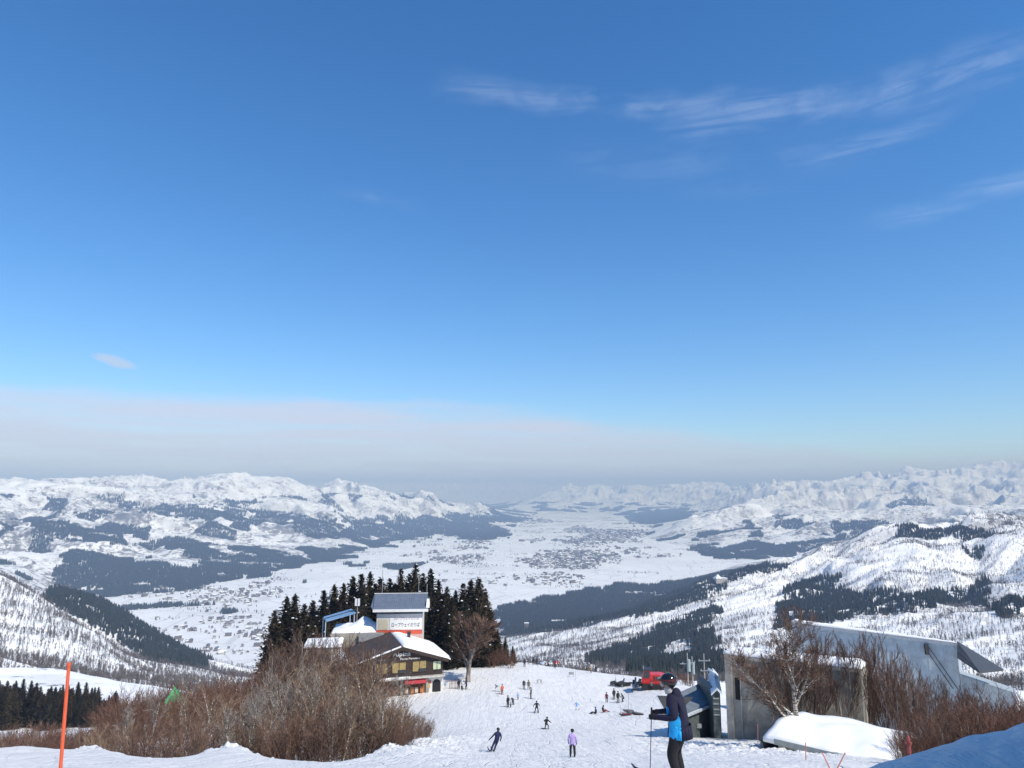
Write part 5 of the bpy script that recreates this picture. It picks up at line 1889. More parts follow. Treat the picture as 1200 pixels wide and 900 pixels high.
def pose_joints(pose):
    """joint positions of a grown figure facing +Y, feet at z = 0"""
    V3 = Vector
    if pose == 'stand':
        j = dict(pelvis=V3((0, 0, .94)), chest=V3((0, .01, 1.30)), neck=V3((0, .01, 1.49)), head=V3((0, .04, 1.66)),
                 sl=V3((-.19, 0, 1.40)), el=V3((-.27, -.02, 1.13)), wl=V3((-.27, .10, .90)), sr=V3((.19, 0, 1.40)), er=V3((.27, -.02, 1.13)), wr=V3((.27, .10, .90)),
                 hl=V3((-.10, 0, .88)), kl=V3((-.13, .05, .50)), al=V3((-.14, 0, .10)), hr=V3((.10, 0, .88)), kr=V3((.13, .05, .50)), ar=V3((.14, 0, .10)))
    elif pose == 'wide':
        j = dict(pelvis=V3((0, -.04, .90)), chest=V3((0, .05, 1.25)), neck=V3((0, .08, 1.44)), head=V3((0, .12, 1.60)),
                 sl=V3((-.20, .04, 1.36)), el=V3((-.40, .08, 1.16)), wl=V3((-.46, .24, .98)), sr=V3((.20, .04, 1.36)), er=V3((.40, .08, 1.16)), wr=V3((.44, .24, .98)),
                 hl=V3((-.11, -.03, .85)), kl=V3((-.21, .08, .48)), al=V3((-.26, 0, .10)), hr=V3((.11, -.03, .85)), kr=V3((.21, .08, .48)), ar=V3((.26, 0, .10)))
    elif pose == 'crouch':
        j = dict(pelvis=V3((0, -.14, .66)), chest=V3((0, .06, .96)), neck=V3((0, .16, 1.12)), head=V3((0, .24, 1.25)),
                 sl=V3((-.20, .08, 1.05)), el=V3((-.38, .16, .86)), wl=V3((-.40, .36, .76)), sr=V3((.20, .08, 1.05)), er=V3((.40, .14, .86)), wr=V3((.44, .34, .74)),
                 hl=V3((-.11, -.12, .62)), kl=V3((-.19, .16, .42)), al=V3((-.20, 0, .10)), hr=V3((.11, -.12, .62)), kr=V3((.19, .16, .42)), ar=V3((.22, 0, .10)))
    elif pose == 'lean':          # carving: legs swing to the left of the body, left arm held out
        j = dict(pelvis=V3((.06, -.03, .86)), chest=V3((.16, .04, 1.19)), neck=V3((.19, .06, 1.38)), head=V3((.21, .09, 1.54)),
                 sl=V3((-.03, .03, 1.33)), el=V3((-.25, .05, 1.12)), wl=V3((-.42, .14, .92)), sr=V3((.36, .03, 1.28)), er=V3((.44, .02, 1.00)), wr=V3((.42, .12, .78)),
                 hl=V3((-.04, -.02, .82)), kl=V3((-.21, .06, .47)), al=V3((-.39, 0, .10)), hr=V3((.15, -.02, .80)), kr=V3((.02, .07, .45)), ar=V3((-.14, 0, .10)))
    elif pose == 'bend':
        j = dict(pelvis=V3((0, -.16, .84)), chest=V3((0, .16, 1.02)), neck=V3((0, .32, 1.08)), head=V3((0, .46, 1.10)),
                 sl=V3((-.19, .22, 1.05)), el=V3((-.22, .34, .80)), wl=V3((-.16, .46, .58)), sr=V3((.19, .22, 1.05)), er=V3((.22, .34, .80)), wr=V3((.16, .46, .58)),
                 hl=V3((-.10, -.14, .80)), kl=V3((-.13, .02, .46)), al=V3((-.13, -.02, .10)), hr=V3((.10, -.14, .80)), kr=V3((.13, .02, .46)), ar=V3((.13, -.02, .10)))
    elif pose == 'sit':           # sitting on the snow, legs out in front
        j = dict(pelvis=V3((0, -.1, .16)), chest=V3((0, -.13, .52)), neck=V3((0, -.09, .70)), head=V3((0, -.04, .86)),
                 sl=V3((-.20, -.12, .62)), el=V3((-.30, -.12, .38)), wl=V3((-.28, .10, .26)), sr=V3((.20, -.12, .62)), er=V3((.32, -.22, .36)), wr=V3((.34, -.32, .12)),
                 hl=V3((-.10, -.04, .14)), kl=V3((-.15, .34, .34)), al=V3((-.16, .70, .10)), hr=V3((.10, -.04, .14)), kr=V3((.15, .36, .28)), ar=V3((.18, .74, .10)))
    else:                         # lone skier in front: knees bent, forearms level
        j = dict(pelvis=V3((0, -.06, .92)), chest=V3((0, .03, 1.28)), neck=V3((0, .09, 1.50)), head=V3((0, .15, 1.66)),
                 sl=V3((-.205, .05, 1.40)), el=V3((-.285, -.02, 1.15)), wl=V3((-.25, .30, 1.12)), sr=V3((.205, .05, 1.40)), er=V3((.29, .04, 1.13)), wr=V3((.25, .35, 1.08)),
                 hl=V3((-.11, -.04, .86)), kl=V3((-.14, .10, .49)), al=V3((-.14, -.02, .11)), hr=V3((.11, -.04, .86)), kr=V3((.15, .08, .49)), ar=V3((.15, -.03, .11)))
    return j


def body_mesh(pose, jacket, trousers, levels=1, hands=False, puff=1.0, hood=None, deep=1.0):
    j = pose_joints(pose)
    q = puff
    fy = Vector((0, 1, 0))
    J, B = {}, []

    def add(n_, p, rx, ry=None):
        J[n_] = (p, rx, ry or rx)
    add('pelvis', j['pelvis'], .165 * q, .13 * q * deep)
    add('waist', j['pelvis'].lerp(j['chest'], .45), .155 * q, .125 * q * deep)
    add('chest', j['chest'], .175 * q, .13 * q * deep)
    add('neck', j['neck'], .065)
    add('head', j['head'], .085, .10)
    add('crown', j['head'] + (j['head'] - j['neck']).normalized() * .085, .07, .085)
    B += [('pelvis', 'waist'), ('waist', 'chest'), ('chest', 'neck'), ('neck', 'head'), ('head', 'crown')]
    for s in 'lr':
        add('s' + s, j['s' + s], .088 * q)
        add('e' + s, j['e' + s], .066 * q)
        add('w' + s, j['w' + s], .046)
        B += [('chest', 's' + s), ('s' + s, 'e' + s), ('e' + s, 'w' + s)]
        d = (j['w' + s] - j['e' + s]).normalized()
        pm = j['w' + s] + d * .075
        add('p' + s, pm, .036, .05)
        B.append(('w' + s, 'p' + s))
        if not hands:
            add('f' + s, pm + d * .06, .03, .035)
            B.append(('p' + s, 'f' + s))
        add('h' + s, j['h' + s], .115 * q)
        add('k' + s, j['k' + s], .082 * q)
        add('a' + s, j['a' + s], .070)
        add('t' + s, j['a' + s] + Vector((0, .17, -.055)), .045)
        B += [('pelvis', 'h' + s), ('h' + s, 'k' + s), ('k' + s, 'a' + s), ('a' + s, 't' + s)]
        if hands:                # four bent fingers of unequal length and a thumb, closed round a grip
            side = d.cross(Vector((0, 0, 1))).normalized() * (1 if s == 'l' else -1)
            up_ = Vector((0, 0, 1))
            for i, L in enumerate((.052, .058, .054, .044)):
                base = pm + d * .034 + up_ * (.030 - i * .021)
                k1 = base + d * L * .75 - side * .012
                k2 = k1 + d * L * .2 + side * L * .7
                k3 = k2 - d * L * .6 + side * .008
                for nm, p, r in (('k1', k1, .0125), ('k2', k2, .0115), ('k3', k3, .010)):
                    add('%s%s%d' % (nm, s, i), p, r)
                B += [('p' + s, 'k1%s%d' % (s, i)), ('k1%s%d' % (s, i), 'k2%s%d' % (s, i)), ('k2%s%d' % (s, i), 'k3%s%d' % (s, i))]
            th = pm + up_ * .046 + side * .02
            add('u1' + s, th, .014)
            add('u2' + s, th + d * .04 + side * .03, .0125)
            B += [('p' + s, 'u1' + s), ('u1' + s, 'u2' + s)]
    me = skin_body(J, B, levels, 'pelvis')
    for m_ in (jacket, trousers, SKIN, GLOVE, BOOT, hood or jacket):
        me.materials.append(m_)
    seg = []
    for a, b_ in B:
        k = 0
        if a[0] == 'k' and b_[0] == 'a' or (a[0] == 'h' and b_[0] == 'k') or (a == 'pelvis' and b_[0] == 'h'):
            k = 1
        if a == 'neck' or a == 'head':
            k = 2
        if a[0] in 'wpu' and a not in ('waist', 'pelvis') or (len(a) == 4 and a[0] == 'k'):
            k = 3
        if b_[0] == 't':
            k = 4
        seg.append((J[a][0], J[b_][0], k))
    A = np.array([s[0] for s in seg])
    Bv = np.array([s[1] for s in seg])
    K = np.array([s[2] for s in seg])
    C = np.array([p.center for p in me.polygons])
    ab = Bv - A
    t = np.clip(((C[:, None] - A[None]) * ab[None]).sum(-1) / (ab ** 2).sum(-1)[None], 0, 1)
    d = np.linalg.norm(C[:, None] - (A[None] + t[..., None] * ab[None]), axis=-1)
    rad_ = np.array([(max(J[a][1:]) + max(J[b_][1:])) / 2 for a, b_ in B])
    near_ = np.argmin(d / rad_[None], 1)
    k = K[near_]
    me['trunk'] = [int(x) for x in ((near_ < 3) | np.isin(near_, [i for i, (a, b_) in enumerate(B) if a == 'pelvis' or a == 'chest']))]
    hem = j['pelvis'].z - .13 if pose not in ('sit', 'bend') else -9
    torso = (np.abs(C[:, 0] - j['pelvis'].x) < .24) & (C[:, 2] > hem) & (k == 1) & (C[:, 2] > j['kl'].z + .18)
    if pose not in ('sit', 'bend'):
        k[torso] = 0
    me.polygons.foreach_set('material_index', k.astype(np.int32))
    return me, j


BODIES = {}


def helmet_mesh(m, r=.125):
    bm = bmesh.new()
    bmesh.ops.create_uvsphere(bm, u_segments=14, v_segments=9, radius=r)
    for v in list(bm.verts):
        v.co.y *= 1.14
        if v.co.z < -.05 and v.co.y > -.02:
            v.co.z = -.05 + (v.co.z + .05) * .1
        v.co.z *= .98
    bmesh.ops.delete(bm, geom=[f for f in bm.faces if f.calc_center_median().z < -.052 and f.calc_center_median().y > .0], context='FACES')
    return mesh_of(bm, 'helmet', m, True)


def ski_mesh(m, L=1.65, W=.085):
    b = MB()
    st = [(-.80, 0, .6), (-.78, 0, 1), (-.2, .004, .8), (.4, .0, .95), (.66, .01, 1.15), (.80, .06, .8), (.86, .12, .25)]
    for i in range(len(st) - 1):
        (y0, z0, w0), (y1, z1, w1) = st[i], st[i + 1]
        y0, y1, w0, w1 = y0 * L / 1.66 + .05, y1 * L / 1.66 + .05, w0 * W / 2, w1 * W / 2
        b.hull([(-w0, y0, z0), (w0, y0, z0), (w1, y1, z1), (-w1, y1, z1)], [(-w0, y0, z0 + .018), (w0, y0, z0 + .018), (w1, y1, z1 + .018), (-w1, y1, z1 + .018)])
    b.box((0, -.02, .035), (.07, .30, .035))
    return b.mesh('ski', m)


HELM = {}
SKIM = {}


def person(px, py, ang, pose, jacket, trousers, hat, label, size=1.0, skis=None, group=None, puff=1.0, board=None):
    """ang: heading, 0 = facing away from the camera, positive turns to the left"""
    g = hit(px, py)
    key = (pose, jacket.name, trousers.name, puff)
    if key not in BODIES:
        BODIES[key] = body_mesh(pose, jacket, trousers, 1, False, puff)
    me, j = BODIES[key]
    o = bpy.data.objects.new('person', me)
    COL.objects.link(o)
    o.location = g + Vector((0, 0, .0))
    o.rotation_euler = (0, 0, R(ang))
    o.scale = (size, size, size)
    tag(o, label, 'person', group)
    if hat.name not in HELM:
        HELM[hat.name] = helmet_mesh(hat)
    child('helmet' if pose != 'sit' else 'hat', HELM[hat.name], o, j['head'] + Vector((0, -.005, .035)))
    if skis:
        if skis.name not in SKIM:
            SKIM[skis.name] = ski_mesh(skis)
        for s in 'lr':
            a = j['a' + s]
            child('ski', SKIM[skis.name], o, (a.x, a.y, 0.0))
    if board:
        if 'b' + board.name not in SKIM:
            b = MB()
            b.hull([(-.12, -.72, .03), (.12, -.72, .03), (.14, -.5, 0), (.125, .0, 0), (.14, .5, 0), (.12, .72, .03), (-.12, .72, .03), (-.14, .5, 0), (-.125, 0, 0), (-.14, -.5, 0)],
                   [(-.12, -.72, .05), (.12, -.72, .05), (.14, -.5, .02), (.125, .0, .02), (.14, .5, .02), (.12, .72, .05), (-.12, .72, .05), (-.14, .5, .02), (-.125, 0, .02), (-.14, -.5, .02)])
            SKIM['b' + board.name] = b.mesh('snowboard', board)
        a = (j['al'] + j['ar']) / 2
        child('snowboard', SKIM['b' + board.name], o, (a.x, a.y, 0), (0, 0, R(90)))
    return o


S1, S2, S3 = mat('ski_dark', (.05, .05, .06), .4), mat('ski_red', (.4, .06, .05), .4), mat('ski_white', (.6, .6, .62), .4)
H1, H2, H3 = mat('helmet_black', (.014, .014, .016), .25), mat('helmet_white', (.65, .65, .66), .3), mat('helmet_blue', (.05, .09, .25), .3)
PIL = 'skiers and snowboarders on the piste'
navy = person(581, 881, 18, 'lean', NAVY, NAVY, H1, 'skier all in navy carving to the left low on the piste', 1.0, S1, PIL)
lil = person(671, 887.5, -8, 'stand', LILAC, BLACK, H1, 'skier in a lilac jacket and black trousers seen from behind', .97, S1, PIL, 1.05)
person(640.5, 854.5, -25, 'crouch', BLACK, GREY, H1, 'snowboarder in a black jacket and grey trousers crouching in a turn', 1.02, None, PIL, board=S1)
person(629, 836, 10, 'wide', BLACK, BLACK, H1, 'skier all in black with legs apart, alone in the middle of the piste', 1.03, S1, PIL)
person(595.3, 829, 40, 'stand', BLACK, BLACK, H1, 'black clad adult at the left of the small family group', 1.02, S1, PIL)
person(598.5, 829, 120, 'stand', WHITEC, BLACK, H2, 'small child in white beside the black clad adult', .62, S3, PIL, 1.15)
person(601, 826, 160, 'bend', GREY, BLACK, H1, 'adult in a grey jacket stooping towards the child in white', 1.0, S1, PIL)
person(607, 820.5, 20, 'stand', BLUEC, GREY, H3, 'small child in pale grey blue right of the family group', .68, None, PIL, 1.1)
person(588.5, 814, 30, 'stand', ORANGE, MAROON, H1, 'person in orange clothes near the left of the piste', 1.0, S2, PIL, 1.08)
person(583.3, 810.5, 70, 'bend', GREY, WHITEC, H1, 'person in grey and white bending over beside the orange one', .95, S1, PIL)
person(614, 808, 170, 'stand', BLACK, GREY, H2, 'left one of the two standing together, grey trousers and white helmet', 1.0, S1, PIL)
person(619.5, 808.3, 190, 'stand', KHAKI, GREY, H1, 'right one of the two standing together, in khaki', 1.0, None, PIL)
dk = person(622.3, 819, 75, 'stand', DKBR, BLACK, H1, 'skier in dark brown leaning on a pole', 1.08, S1, PIL)
person(676, 832.5, -20, 'wide', LTBLUE, WHITEC, H2, 'child in light blue and white skiing down alone', .80, S1, PIL)
person(697.5, 837, 100, 'sit', NAVY, BLACK, H3, 'person in navy sitting on the snow', 1.1, None, PIL)
person(707.5, 835, -70, 'sit', DKBR, MAROON, H1, 'person in dark brown sitting on the snow', 1.1, None, PIL)
person(711, 823.3, 150, 'stand', MAROON, BLACK, H1, 'person in a maroon jacket left of three black clad ones', .95, None, PIL)
person(719.7, 819.8, 20, 'stand', BLACK, BLACK, H1, 'slim black clad person standing farthest back of the three by the sleds', 1.05, S1, PIL)
person(724.3, 823.8, 200, 'stand', BLACK, KHAKI, H1, 'black clad person with khaki trousers in the middle of the three by the sleds', 1.1, S1, PIL)
person(730.2, 822.4, 90, 'crouch', BLACK, BLACK, H1, 'black clad snowboarder crouching at the right of the three by the sleds', 1.0, None, PIL, board=S1)
EDG = 'people along the far edge of the piste'
person(614.7, 781.8, 0, 'stand', BLACK, BLACK, H1, 'black clad person standing alone left along the far edge', 1.05, S1, EDG)
person(619.5, 778.5, 30, 'stand', GREY, GREY, H2, 'thin person all in grey on the far edge', .95, None, EDG)
person(625.2, 779.5, 0, 'stand', BLACK, KHAKI, H1, 'left one of the dark pair in the middle of the far edge', 1.0, S1, EDG)
person(629.0, 779.5, 20, 'stand', DKBR, BLACK, H1, 'right one of the dark pair in the middle of the far edge', 1.05, S1, EDG)
person(633.5, 778.8, 60, 'sit', BLUEC, NAVY, H3, 'person in blue sitting on the far edge right of the dark pair', 1.1, None, EDG)
person(638.8, 779.3, 80, 'bend', WHITEC, BLACK, H1, 'person in a white jacket bending over on the far edge', 1.0, None, EDG)
person(642.2, 778.8, 120, 'sit', BLACK, BLACK, H1, 'black clad person sitting on the far edge left of the two in red', 1.0, None, EDG)
person(650.3, 783.2, 0, 'stand', MAROON, BLACK, H1, 'nearer one of the two in red jackets on the far edge', 1.08, S1, EDG)
person(653.6, 781.0, 15, 'wide', REDC, BLACK, H1, 'farther one of the two in red jackets on the far edge', 1.0, S1, EDG)
person(593.3, 780.7, 90, 'sit', BLACK, BLACK, H1, 'black clad person sitting by the cedars at the edge of the piste', 1.1, None, EDG)
person(600.2, 780.6, -60, 'sit', TAN, KHAKI, H2, 'person in tan sitting by the cedars at the edge of the piste', 1.0, None, EDG)
person(686.5, 785.5, 90, 'sit', BLACK, KHAKI, H1, 'black clad person sitting on the right hand bank', 1.3, None, EDG)
person(692.8, 789, 60, 'stand', TAN, KHAKI, H2, 'person in tan standing on the right hand bank', .95, None, EDG)
person(698.3, 785.5, 0, 'stand', BLACK, BLACK, H1, 'small dark figure at the brow right of the person in tan', .8, None, EDG)
LDG = 'people in front of the lodge'
person(490.5, 805, 90, 'stand', DKBR, BLACK, H1, 'person in dark brown at the shop counter of the lodge', 1.0, None, LDG)
person(494.5, 806, -60, 'bend', BLACK, BLACK, H1, 'black clad person bending before the shop counter', 1.0, None, LDG)
person(498, 806.5, 150, 'stand', BLUEC, NAVY, H2, 'small person in grey blue before the shop counter', .8, None, LDG)
person(537.5, 808, 30, 'stand', BLACK, BLACK, H1, 'black clad person by the corner of the lodge, nearest its archway', 1.05, None, LDG)
person(541.3, 809, -40, 'stand', WHITEC, BLACK, H2, 'person in a white jacket by the corner of the lodge', 1.0, None, LDG)
person(546.5, 808, 60, 'wide', NAVY, BLACK, H1, 'person in navy farthest from the corner of the lodge', 1.0, S1, LDG)
person(763.6, 809, 0, 'stand', GREY, BLACK, H1, 'person in grey at the foot of the red snow groomer', .95, None, PIL)
person(774.5, 809.5, 40, 'stand', BLACK, BLACK, H1, 'black clad person at the right end of the red snow groomer', .8, None, PIL)


def ski_pole(a, b_, label, r=.009, m=None):
    o = empty('ski_pole', a, 0, label, 'ski pole')
    d = Vector(b_) - Vector(a)
    c = MB()
    c.tube([(0, 0, 0), d], [r, r * .7], 6)
    c.build('shaft', m or M_DARKM, o)
    c = MB()
    c.tube([-d.normalized() * .10, d.normalized() * .05], .017, 7)
    c.build('grip', GLOVE, o)
    c = MB()
    e = d * (1 - .07 / d.length)
    c.tube([e, e + d.normalized() * .012], .045, 9)
    c.build('basket', GLOVE, o)
    return o


def world_pt(o, p):
    return Matrix.LocRotScale(o.location, o.rotation_euler, o.scale) @ Vector(p)


pj = pose_joints('lean')
a = world_pt(navy, pj['wl'] + Vector((-.05, .03, -.06)))
ski_pole(a, a + Vector((-.75, -.35, -.72)), 'thin pole trailing from the outstretched arm of the navy skier')
pj = pose_joints('stand')
a = world_pt(lil, pj['wr'] + Vector((.02, .06, -.06)))
ski_pole(a, a + Vector((.85, -.15, -.62)), 'pale pole held out to the right by the skier in lilac', m=M_STEEL)
a = world_pt(dk, pj['wl'] + Vector((0, .08, -.04)))
ski_pole(a, Vector((a.x - .35, a.y - .1, ground(a.x - .35, a.y - .1))), 'pole planted by the skier in dark brown', .014)

# the skier in front
sk_g = P(796, 912, 13.5)
sk_g.z = ground(sk_g.x, sk_g.y)
me, j = body_mesh('front', DKNAVY, BLACK, 3, True, 1.2, None, 1.28)
me.materials.append(CYAN)
fc = np.array([p.center for p in me.polygons])
mi = np.array([p.material_index for p in me.polygons])
trk = np.array(me['trunk'][:], bool)
del me['trunk']
pan = (mi == 0) & trk & (fc[:, 0] < -.06) & (fc[:, 2] < 1.30) & (fc[:, 1] > -.10 + .22 * np.clip(fc[:, 2] - 1.0, 0, 1)) & (fc[:, 1] < .20)
pan |= (mi == 0) & trk & (fc[:, 0] > .10) & (fc[:, 2] < 1.22) & (fc[:, 1] > -.03)
mi[pan] = 6
me.polygons.foreach_set('material_index', mi.astype(np.int32))
skier = bpy.data.objects.new('person', me)
COL.objects.link(skier)
skier.location = sk_g
skier.rotation_euler = (0, 0, R(66))
tag(skier, 'skier in a dark navy jacket with cyan side panels and a black helmet, close by', 'person')
hd = j['head']
hm = child('helmet', helmet_mesh(mat('helmet_gloss_black', (.012, .012, .013), .12, spec=.7), .138), skier, hd + Vector((0, -.012, .04)), (R(-6), 0, 0))
b = MB()
ring = [(.142 * math.sin(a) * .98, -.006 + .16 * math.cos(a)) for a in np.linspace(-2.6, 2.6, 22)]
for i in range(21):
    (x0, y0), (x1, y1) = ring[i], ring[i + 1]
    b.hull([(x0, y0, .005), (x1, y1, .005), (x1 * .97, y1 * .97, .005), (x0 * .97, y0 * .97, .005)], [(x0, y0, .045), (x1, y1, .045), (x1 * .97, y1 * .97, .045), (x0 * .97, y0 * .97, .045)])
b.build('goggle_strap', mat('strap_maroon', (.10, .02, .025), .7), hm)
b = MB()
arc = [(.118 * math.sin(a), .150 * math.cos(a)) for a in np.linspace(-1.15, 1.15, 12)]
for i in range(11):
    (x0, y0), (x1, y1) = arc[i], arc[i + 1]
    b.hull([(x0, y0, -.055), (x1, y1, -.055), (x1 * .85, y1 * .85, -.055), (x0 * .85, y0 * .85, -.055)], [(x0 * 1.04, y0 * 1.04, .03), (x1 * 1.04, y1 * 1.04, .03), (x1 * .85, y1 * .85, .03), (x0 * .85, y0 * .85, .03)])
b.build('goggles', mat('goggle_lens', (.35, .30, .27), .15, .3), skier).location = hd + Vector((0, -.005, .008))
b = MB()
b.hull([(-.10, .10, .05), (.10, .10, .05), (.07, .20, .035), (-.07, .20, .035)], [(-.10, .10, .066), (.10, .10, .066), (.07, .20, .045), (-.07, .20, .045)])
b.build('visor', mat('helmet_gloss_black', (.012, .012, .013), .12), hm)
bm = bmesh.new()                             # face: nose, mouth, eyes under the goggles, white neck warmer
bmesh.ops.create_icosphere(bm, subdivisions=2, radius=.02, matrix=Matrix.Translation((0, .105, -.055)) @ Matrix.Diagonal((.8, 1.1, 1.3, 1)))
child('nose', mesh_of(bm, 'nose', SKIN, True), skier, hd)
b = MB()
b.tube([(-.025, .094, -.09), (0, .102, -.092), (.025, .094, -.09)], .006, 5)
b.build('mouth', mat('lips', (.35, .14, .12), .5), skier).location = hd
for s in (-1, 1):
    bm = bmesh.new()
    bmesh.ops.create_icosphere(bm, subdivisions=2, radius=.013, matrix=Matrix.Translation((s * .034, .088, -.015)))
    child('eye', mesh_of(bm, 'eye', M_WHITE, True), skier, hd)
bm = bmesh.new()
bmesh.ops.create_cone(bm, segments=18, radius1=.098, radius2=.083, depth=.11, cap_ends=False)
o = child('neck_warmer', mesh_of(bm, 'neck_warmer', cloth('pale_grey_fleece', (.48, .46, .44)), True), skier, j['neck'].lerp(hd, .42) + Vector((0, .015, -.01)), (R(-24), 0, 0))
bm = bmesh.new()                             # hood lying on the shoulders
bmesh.ops.create_uvsphere(bm, u_segments=16, v_segments=10, radius=.125, matrix=Matrix.Diagonal((1.15, .70, .80, 1)))
child('hood', mesh_of(bm, 'hood', DKNAVY, True), skier, j['neck'] + Vector((0, -.085, -.01)), (R(-14), 0, 0))
b = MB()                                     # jacket hem, standing a little off the trousers
ring = [(.232 * math.cos(a), -.045 + .225 * math.sin(a)) for a in np.linspace(0, 2 * math.pi, 21)[:-1]]
ring2 = [(x * .955, -.045 + (y + .045) * .955) for x, y in ring]
for i in range(20):
    k = (i + 1) % 20
    b.hull([(*ring[i], .77), (*ring[k], .77), (*ring2[k], .77), (*ring2[i], .77)], [(ring[i][0] * .9, ring[i][1] * .9, .99), (ring[k][0] * .9, ring[k][1] * .9, .99), (ring2[k][0] * .9, ring2[k][1] * .9, .99), (ring2[i][0] * .9, ring2[i][1] * .9, .99)],
           mi=1 if ring[i][0] < -.10 and ring[i][1] > -.09 else 0)
b.build('jacket_hem', [DKNAVY, CYAN], skier, smooth=True)
b = MB()
b.box((-.30, .02, 1.28), (.02, .05, .012))
b.build('sleeve_logo', M_LET, skier)
for s in 'lr':
    child('ski', ski_mesh(S1, 1.7, .095), skier, (j['a' + s].x, j['a' + s].y, .005))
a = world_pt(skier, j['wl'] + (j['wl'] - j['el']).normalized() * .11)
ski_pole(a + Vector((0, 0, .06)), Vector((a.x - .06, a.y + .02, ground(a.x, a.y) - .04)), 'slim dark pole held upright by the skier in front', .0085)

# ------------------------------------------------------------------ vehicles and sleds on the piste


def at(px, py):
    return hit(px, py)


g = at(765, 807)
sc_ = empty('snow_groomer', g, R(-10), 'red snow groomer with a black cab front parked on the right of the piste', 'snow groomer')
sc_.scale = (1.04, 1.1, 1.14)
M_TRK = mat('rubber_track', (.025, .025, .027), .8)
M_GRED = mat('groomer_red', (.62, .02, .018), .3, var=.12, spec=.6)
for y in (-1.15, 1.15):
    b = MB()
    prof = [(-2.1, .35), (-1.8, .05), (1.7, .05), (2.2, .45), (1.9, .95), (-1.8, .95)]
    b.hull([(x, y - .55, z) for x, z in prof], [(x, y + .55, z) for x, z in prof])
    for i in range(9):
        b.box((-1.9 + i * .45, y, .03), (.08, 1.16, .1))
    b.build('track', M_TRK, sc_)
b = MB()
prof = [(-2.0, .96), (2.2, .96), (2.25, 2.3), (1.2, 2.5), (-.5, 2.4), (-.6, 1.7), (-2.0, 1.6)]
b.hull([(x, -1.15, z) for x, z in prof], [(x, 1.15, z) for x, z in prof])
bd = b.build('body', M_GRED, sc_, bevel=.05)
b = MB()
prof = [(-1.9, 1.62), (-.45, 1.72), (-.35, 3.05), (-1.35, 3.05)]
b.hull([(x, -1.05, z) for x, z in prof], [(x, 1.05, z) for x, z in prof])
cbn = b.build('cab', M_GRED, sc_, bevel=.05)
b = MB()
for y in (-1.07, 1.07):
    b.hull([(-1.68, y, 1.85), (-.55, y, 1.9), (-.52, y, 2.9), (-1.28, y, 2.9)], [(-1.68, y * 1.02, 1.85), (-.55, y * 1.02, 1.9), (-.52, y * 1.02, 2.9), (-1.28, y * 1.02, 2.9)])
b.hull([(-1.86, -.95, 1.8), (-1.86, .95, 1.8), (-1.40, .95, 2.95), (-1.40, -.95, 2.95)], [(-1.90, -.95, 1.8), (-1.90, .95, 1.8), (-1.44, .95, 2.95), (-1.44, -.95, 2.95)])
b.build('window', M_GLASSB, cbn)
b = MB()
b.box((-.95, 0, 3.12), (1.5, 2.3, .16))
b.build('cab_roof', M_DARKM, cbn)
b = MB()
for y in (-.8, -.3, .3, .8):
    b.box((-1.6, y, 3.28), (.18, .26, .2))
b.build('roof_lights', M_STEEL, cbn)
b = MB()
for i in range(4):
    b.box((.3 + i * .45, -1.17, 1.9), (.28, .06, .7))
b.build('engine_grille', M_DARKM, bd)
b = MB()
b.hull([(-3.3, -2.1, .15), (-3.1, -2.1, .1), (-3.1, 2.1, .1), (-3.3, 2.1, .15)], [(-3.25, -2.1, 1.25), (-2.95, -2.1, 1.2), (-2.95, 2.1, 1.2), (-3.25, 2.1, 1.25)])
b.box((-2.6, -.6, .7), (1.0, .2, .2))
b.box((-2.6, .6, .7), (1.0, .2, .2))
b.build('blade', M_DARKM, sc_)
b = MB()
b.box((2.95, 0, .5), (.9, 4.0, .6))
b.box((2.4, 0, .8), (.7, .5, .3))
b.build('tiller', M_DARKM, sc_)


def snowmobile(px, py, ang, label, hood_m, front=False, size=1.0):
    g_ = at(px, py)
    o = empty('snowmobile', g_, R(ang), label, 'snowmobile', 'snowmobiles beside the snow groomer')
    o.scale = (size,) * 3
    c = MB()
    prof = [(-1.0, .30), (-.85, .04), (.4, .04), (.55, .25), (.3, .45), (-.9, .45)]
    c.hull([(-.22, x, z) for x, z in prof], [(.22, x, z) for x, z in prof])
    c.build('track', M_TRK, o)
    c = MB()
    prof = [(.1, .4), (1.0, .35), (1.45, .5), (1.25, .78), (.45, .95), (.1, .8)]
    c.hull([(-.42, x, z) for x, z in prof], [(.42, x, z) for x, z in prof])
    c.build('hood', hood_m, o, bevel=.06)
    c = MB()
    prof = [(-1.25, .47), (.1, .47), (.1, .72), (-.5, .68), (-1.2, .74)]
    c.hull([(-.2, x, z) for x, z in prof], [(.2, x, z) for x, z in prof])
    c.build('seat', GLOVE, o, bevel=.04)
    c = MB()
    c.hull([(-.36, .42, .94), (.36, .42, .94), (.36, .46, .92), (-.36, .46, .92)], [(-.26, .12, 1.42), (.26, .12, 1.42), (.26, .16, 1.42), (-.26, .16, 1.42)])
    c.build('windshield', mat('smoked_screen', (.05, .055, .06), .15), o)
    c = MB()
    c.tube([(-.38, .12, 1.02), (.38, .12, 1.02)], .025, 6)
    c.build('handlebar', GLOVE, o)
    for x in (-.5, .5):
        c = MB()
        c.hull([(x - .08, .35, .03), (x + .08, .35, .03), (x + .08, 1.35, .03), (x - .08, 1.35, .03)], [(x - .07, .35, .06), (x + .07, .35, .06), (x + .05, 1.6, .22), (x - .05, 1.6, .22)])
        c.tube([(x, .8, .05), (x * .7, .8, .45)], .03, 5)
        c.build('ski', M_DARKM, o)
    return o


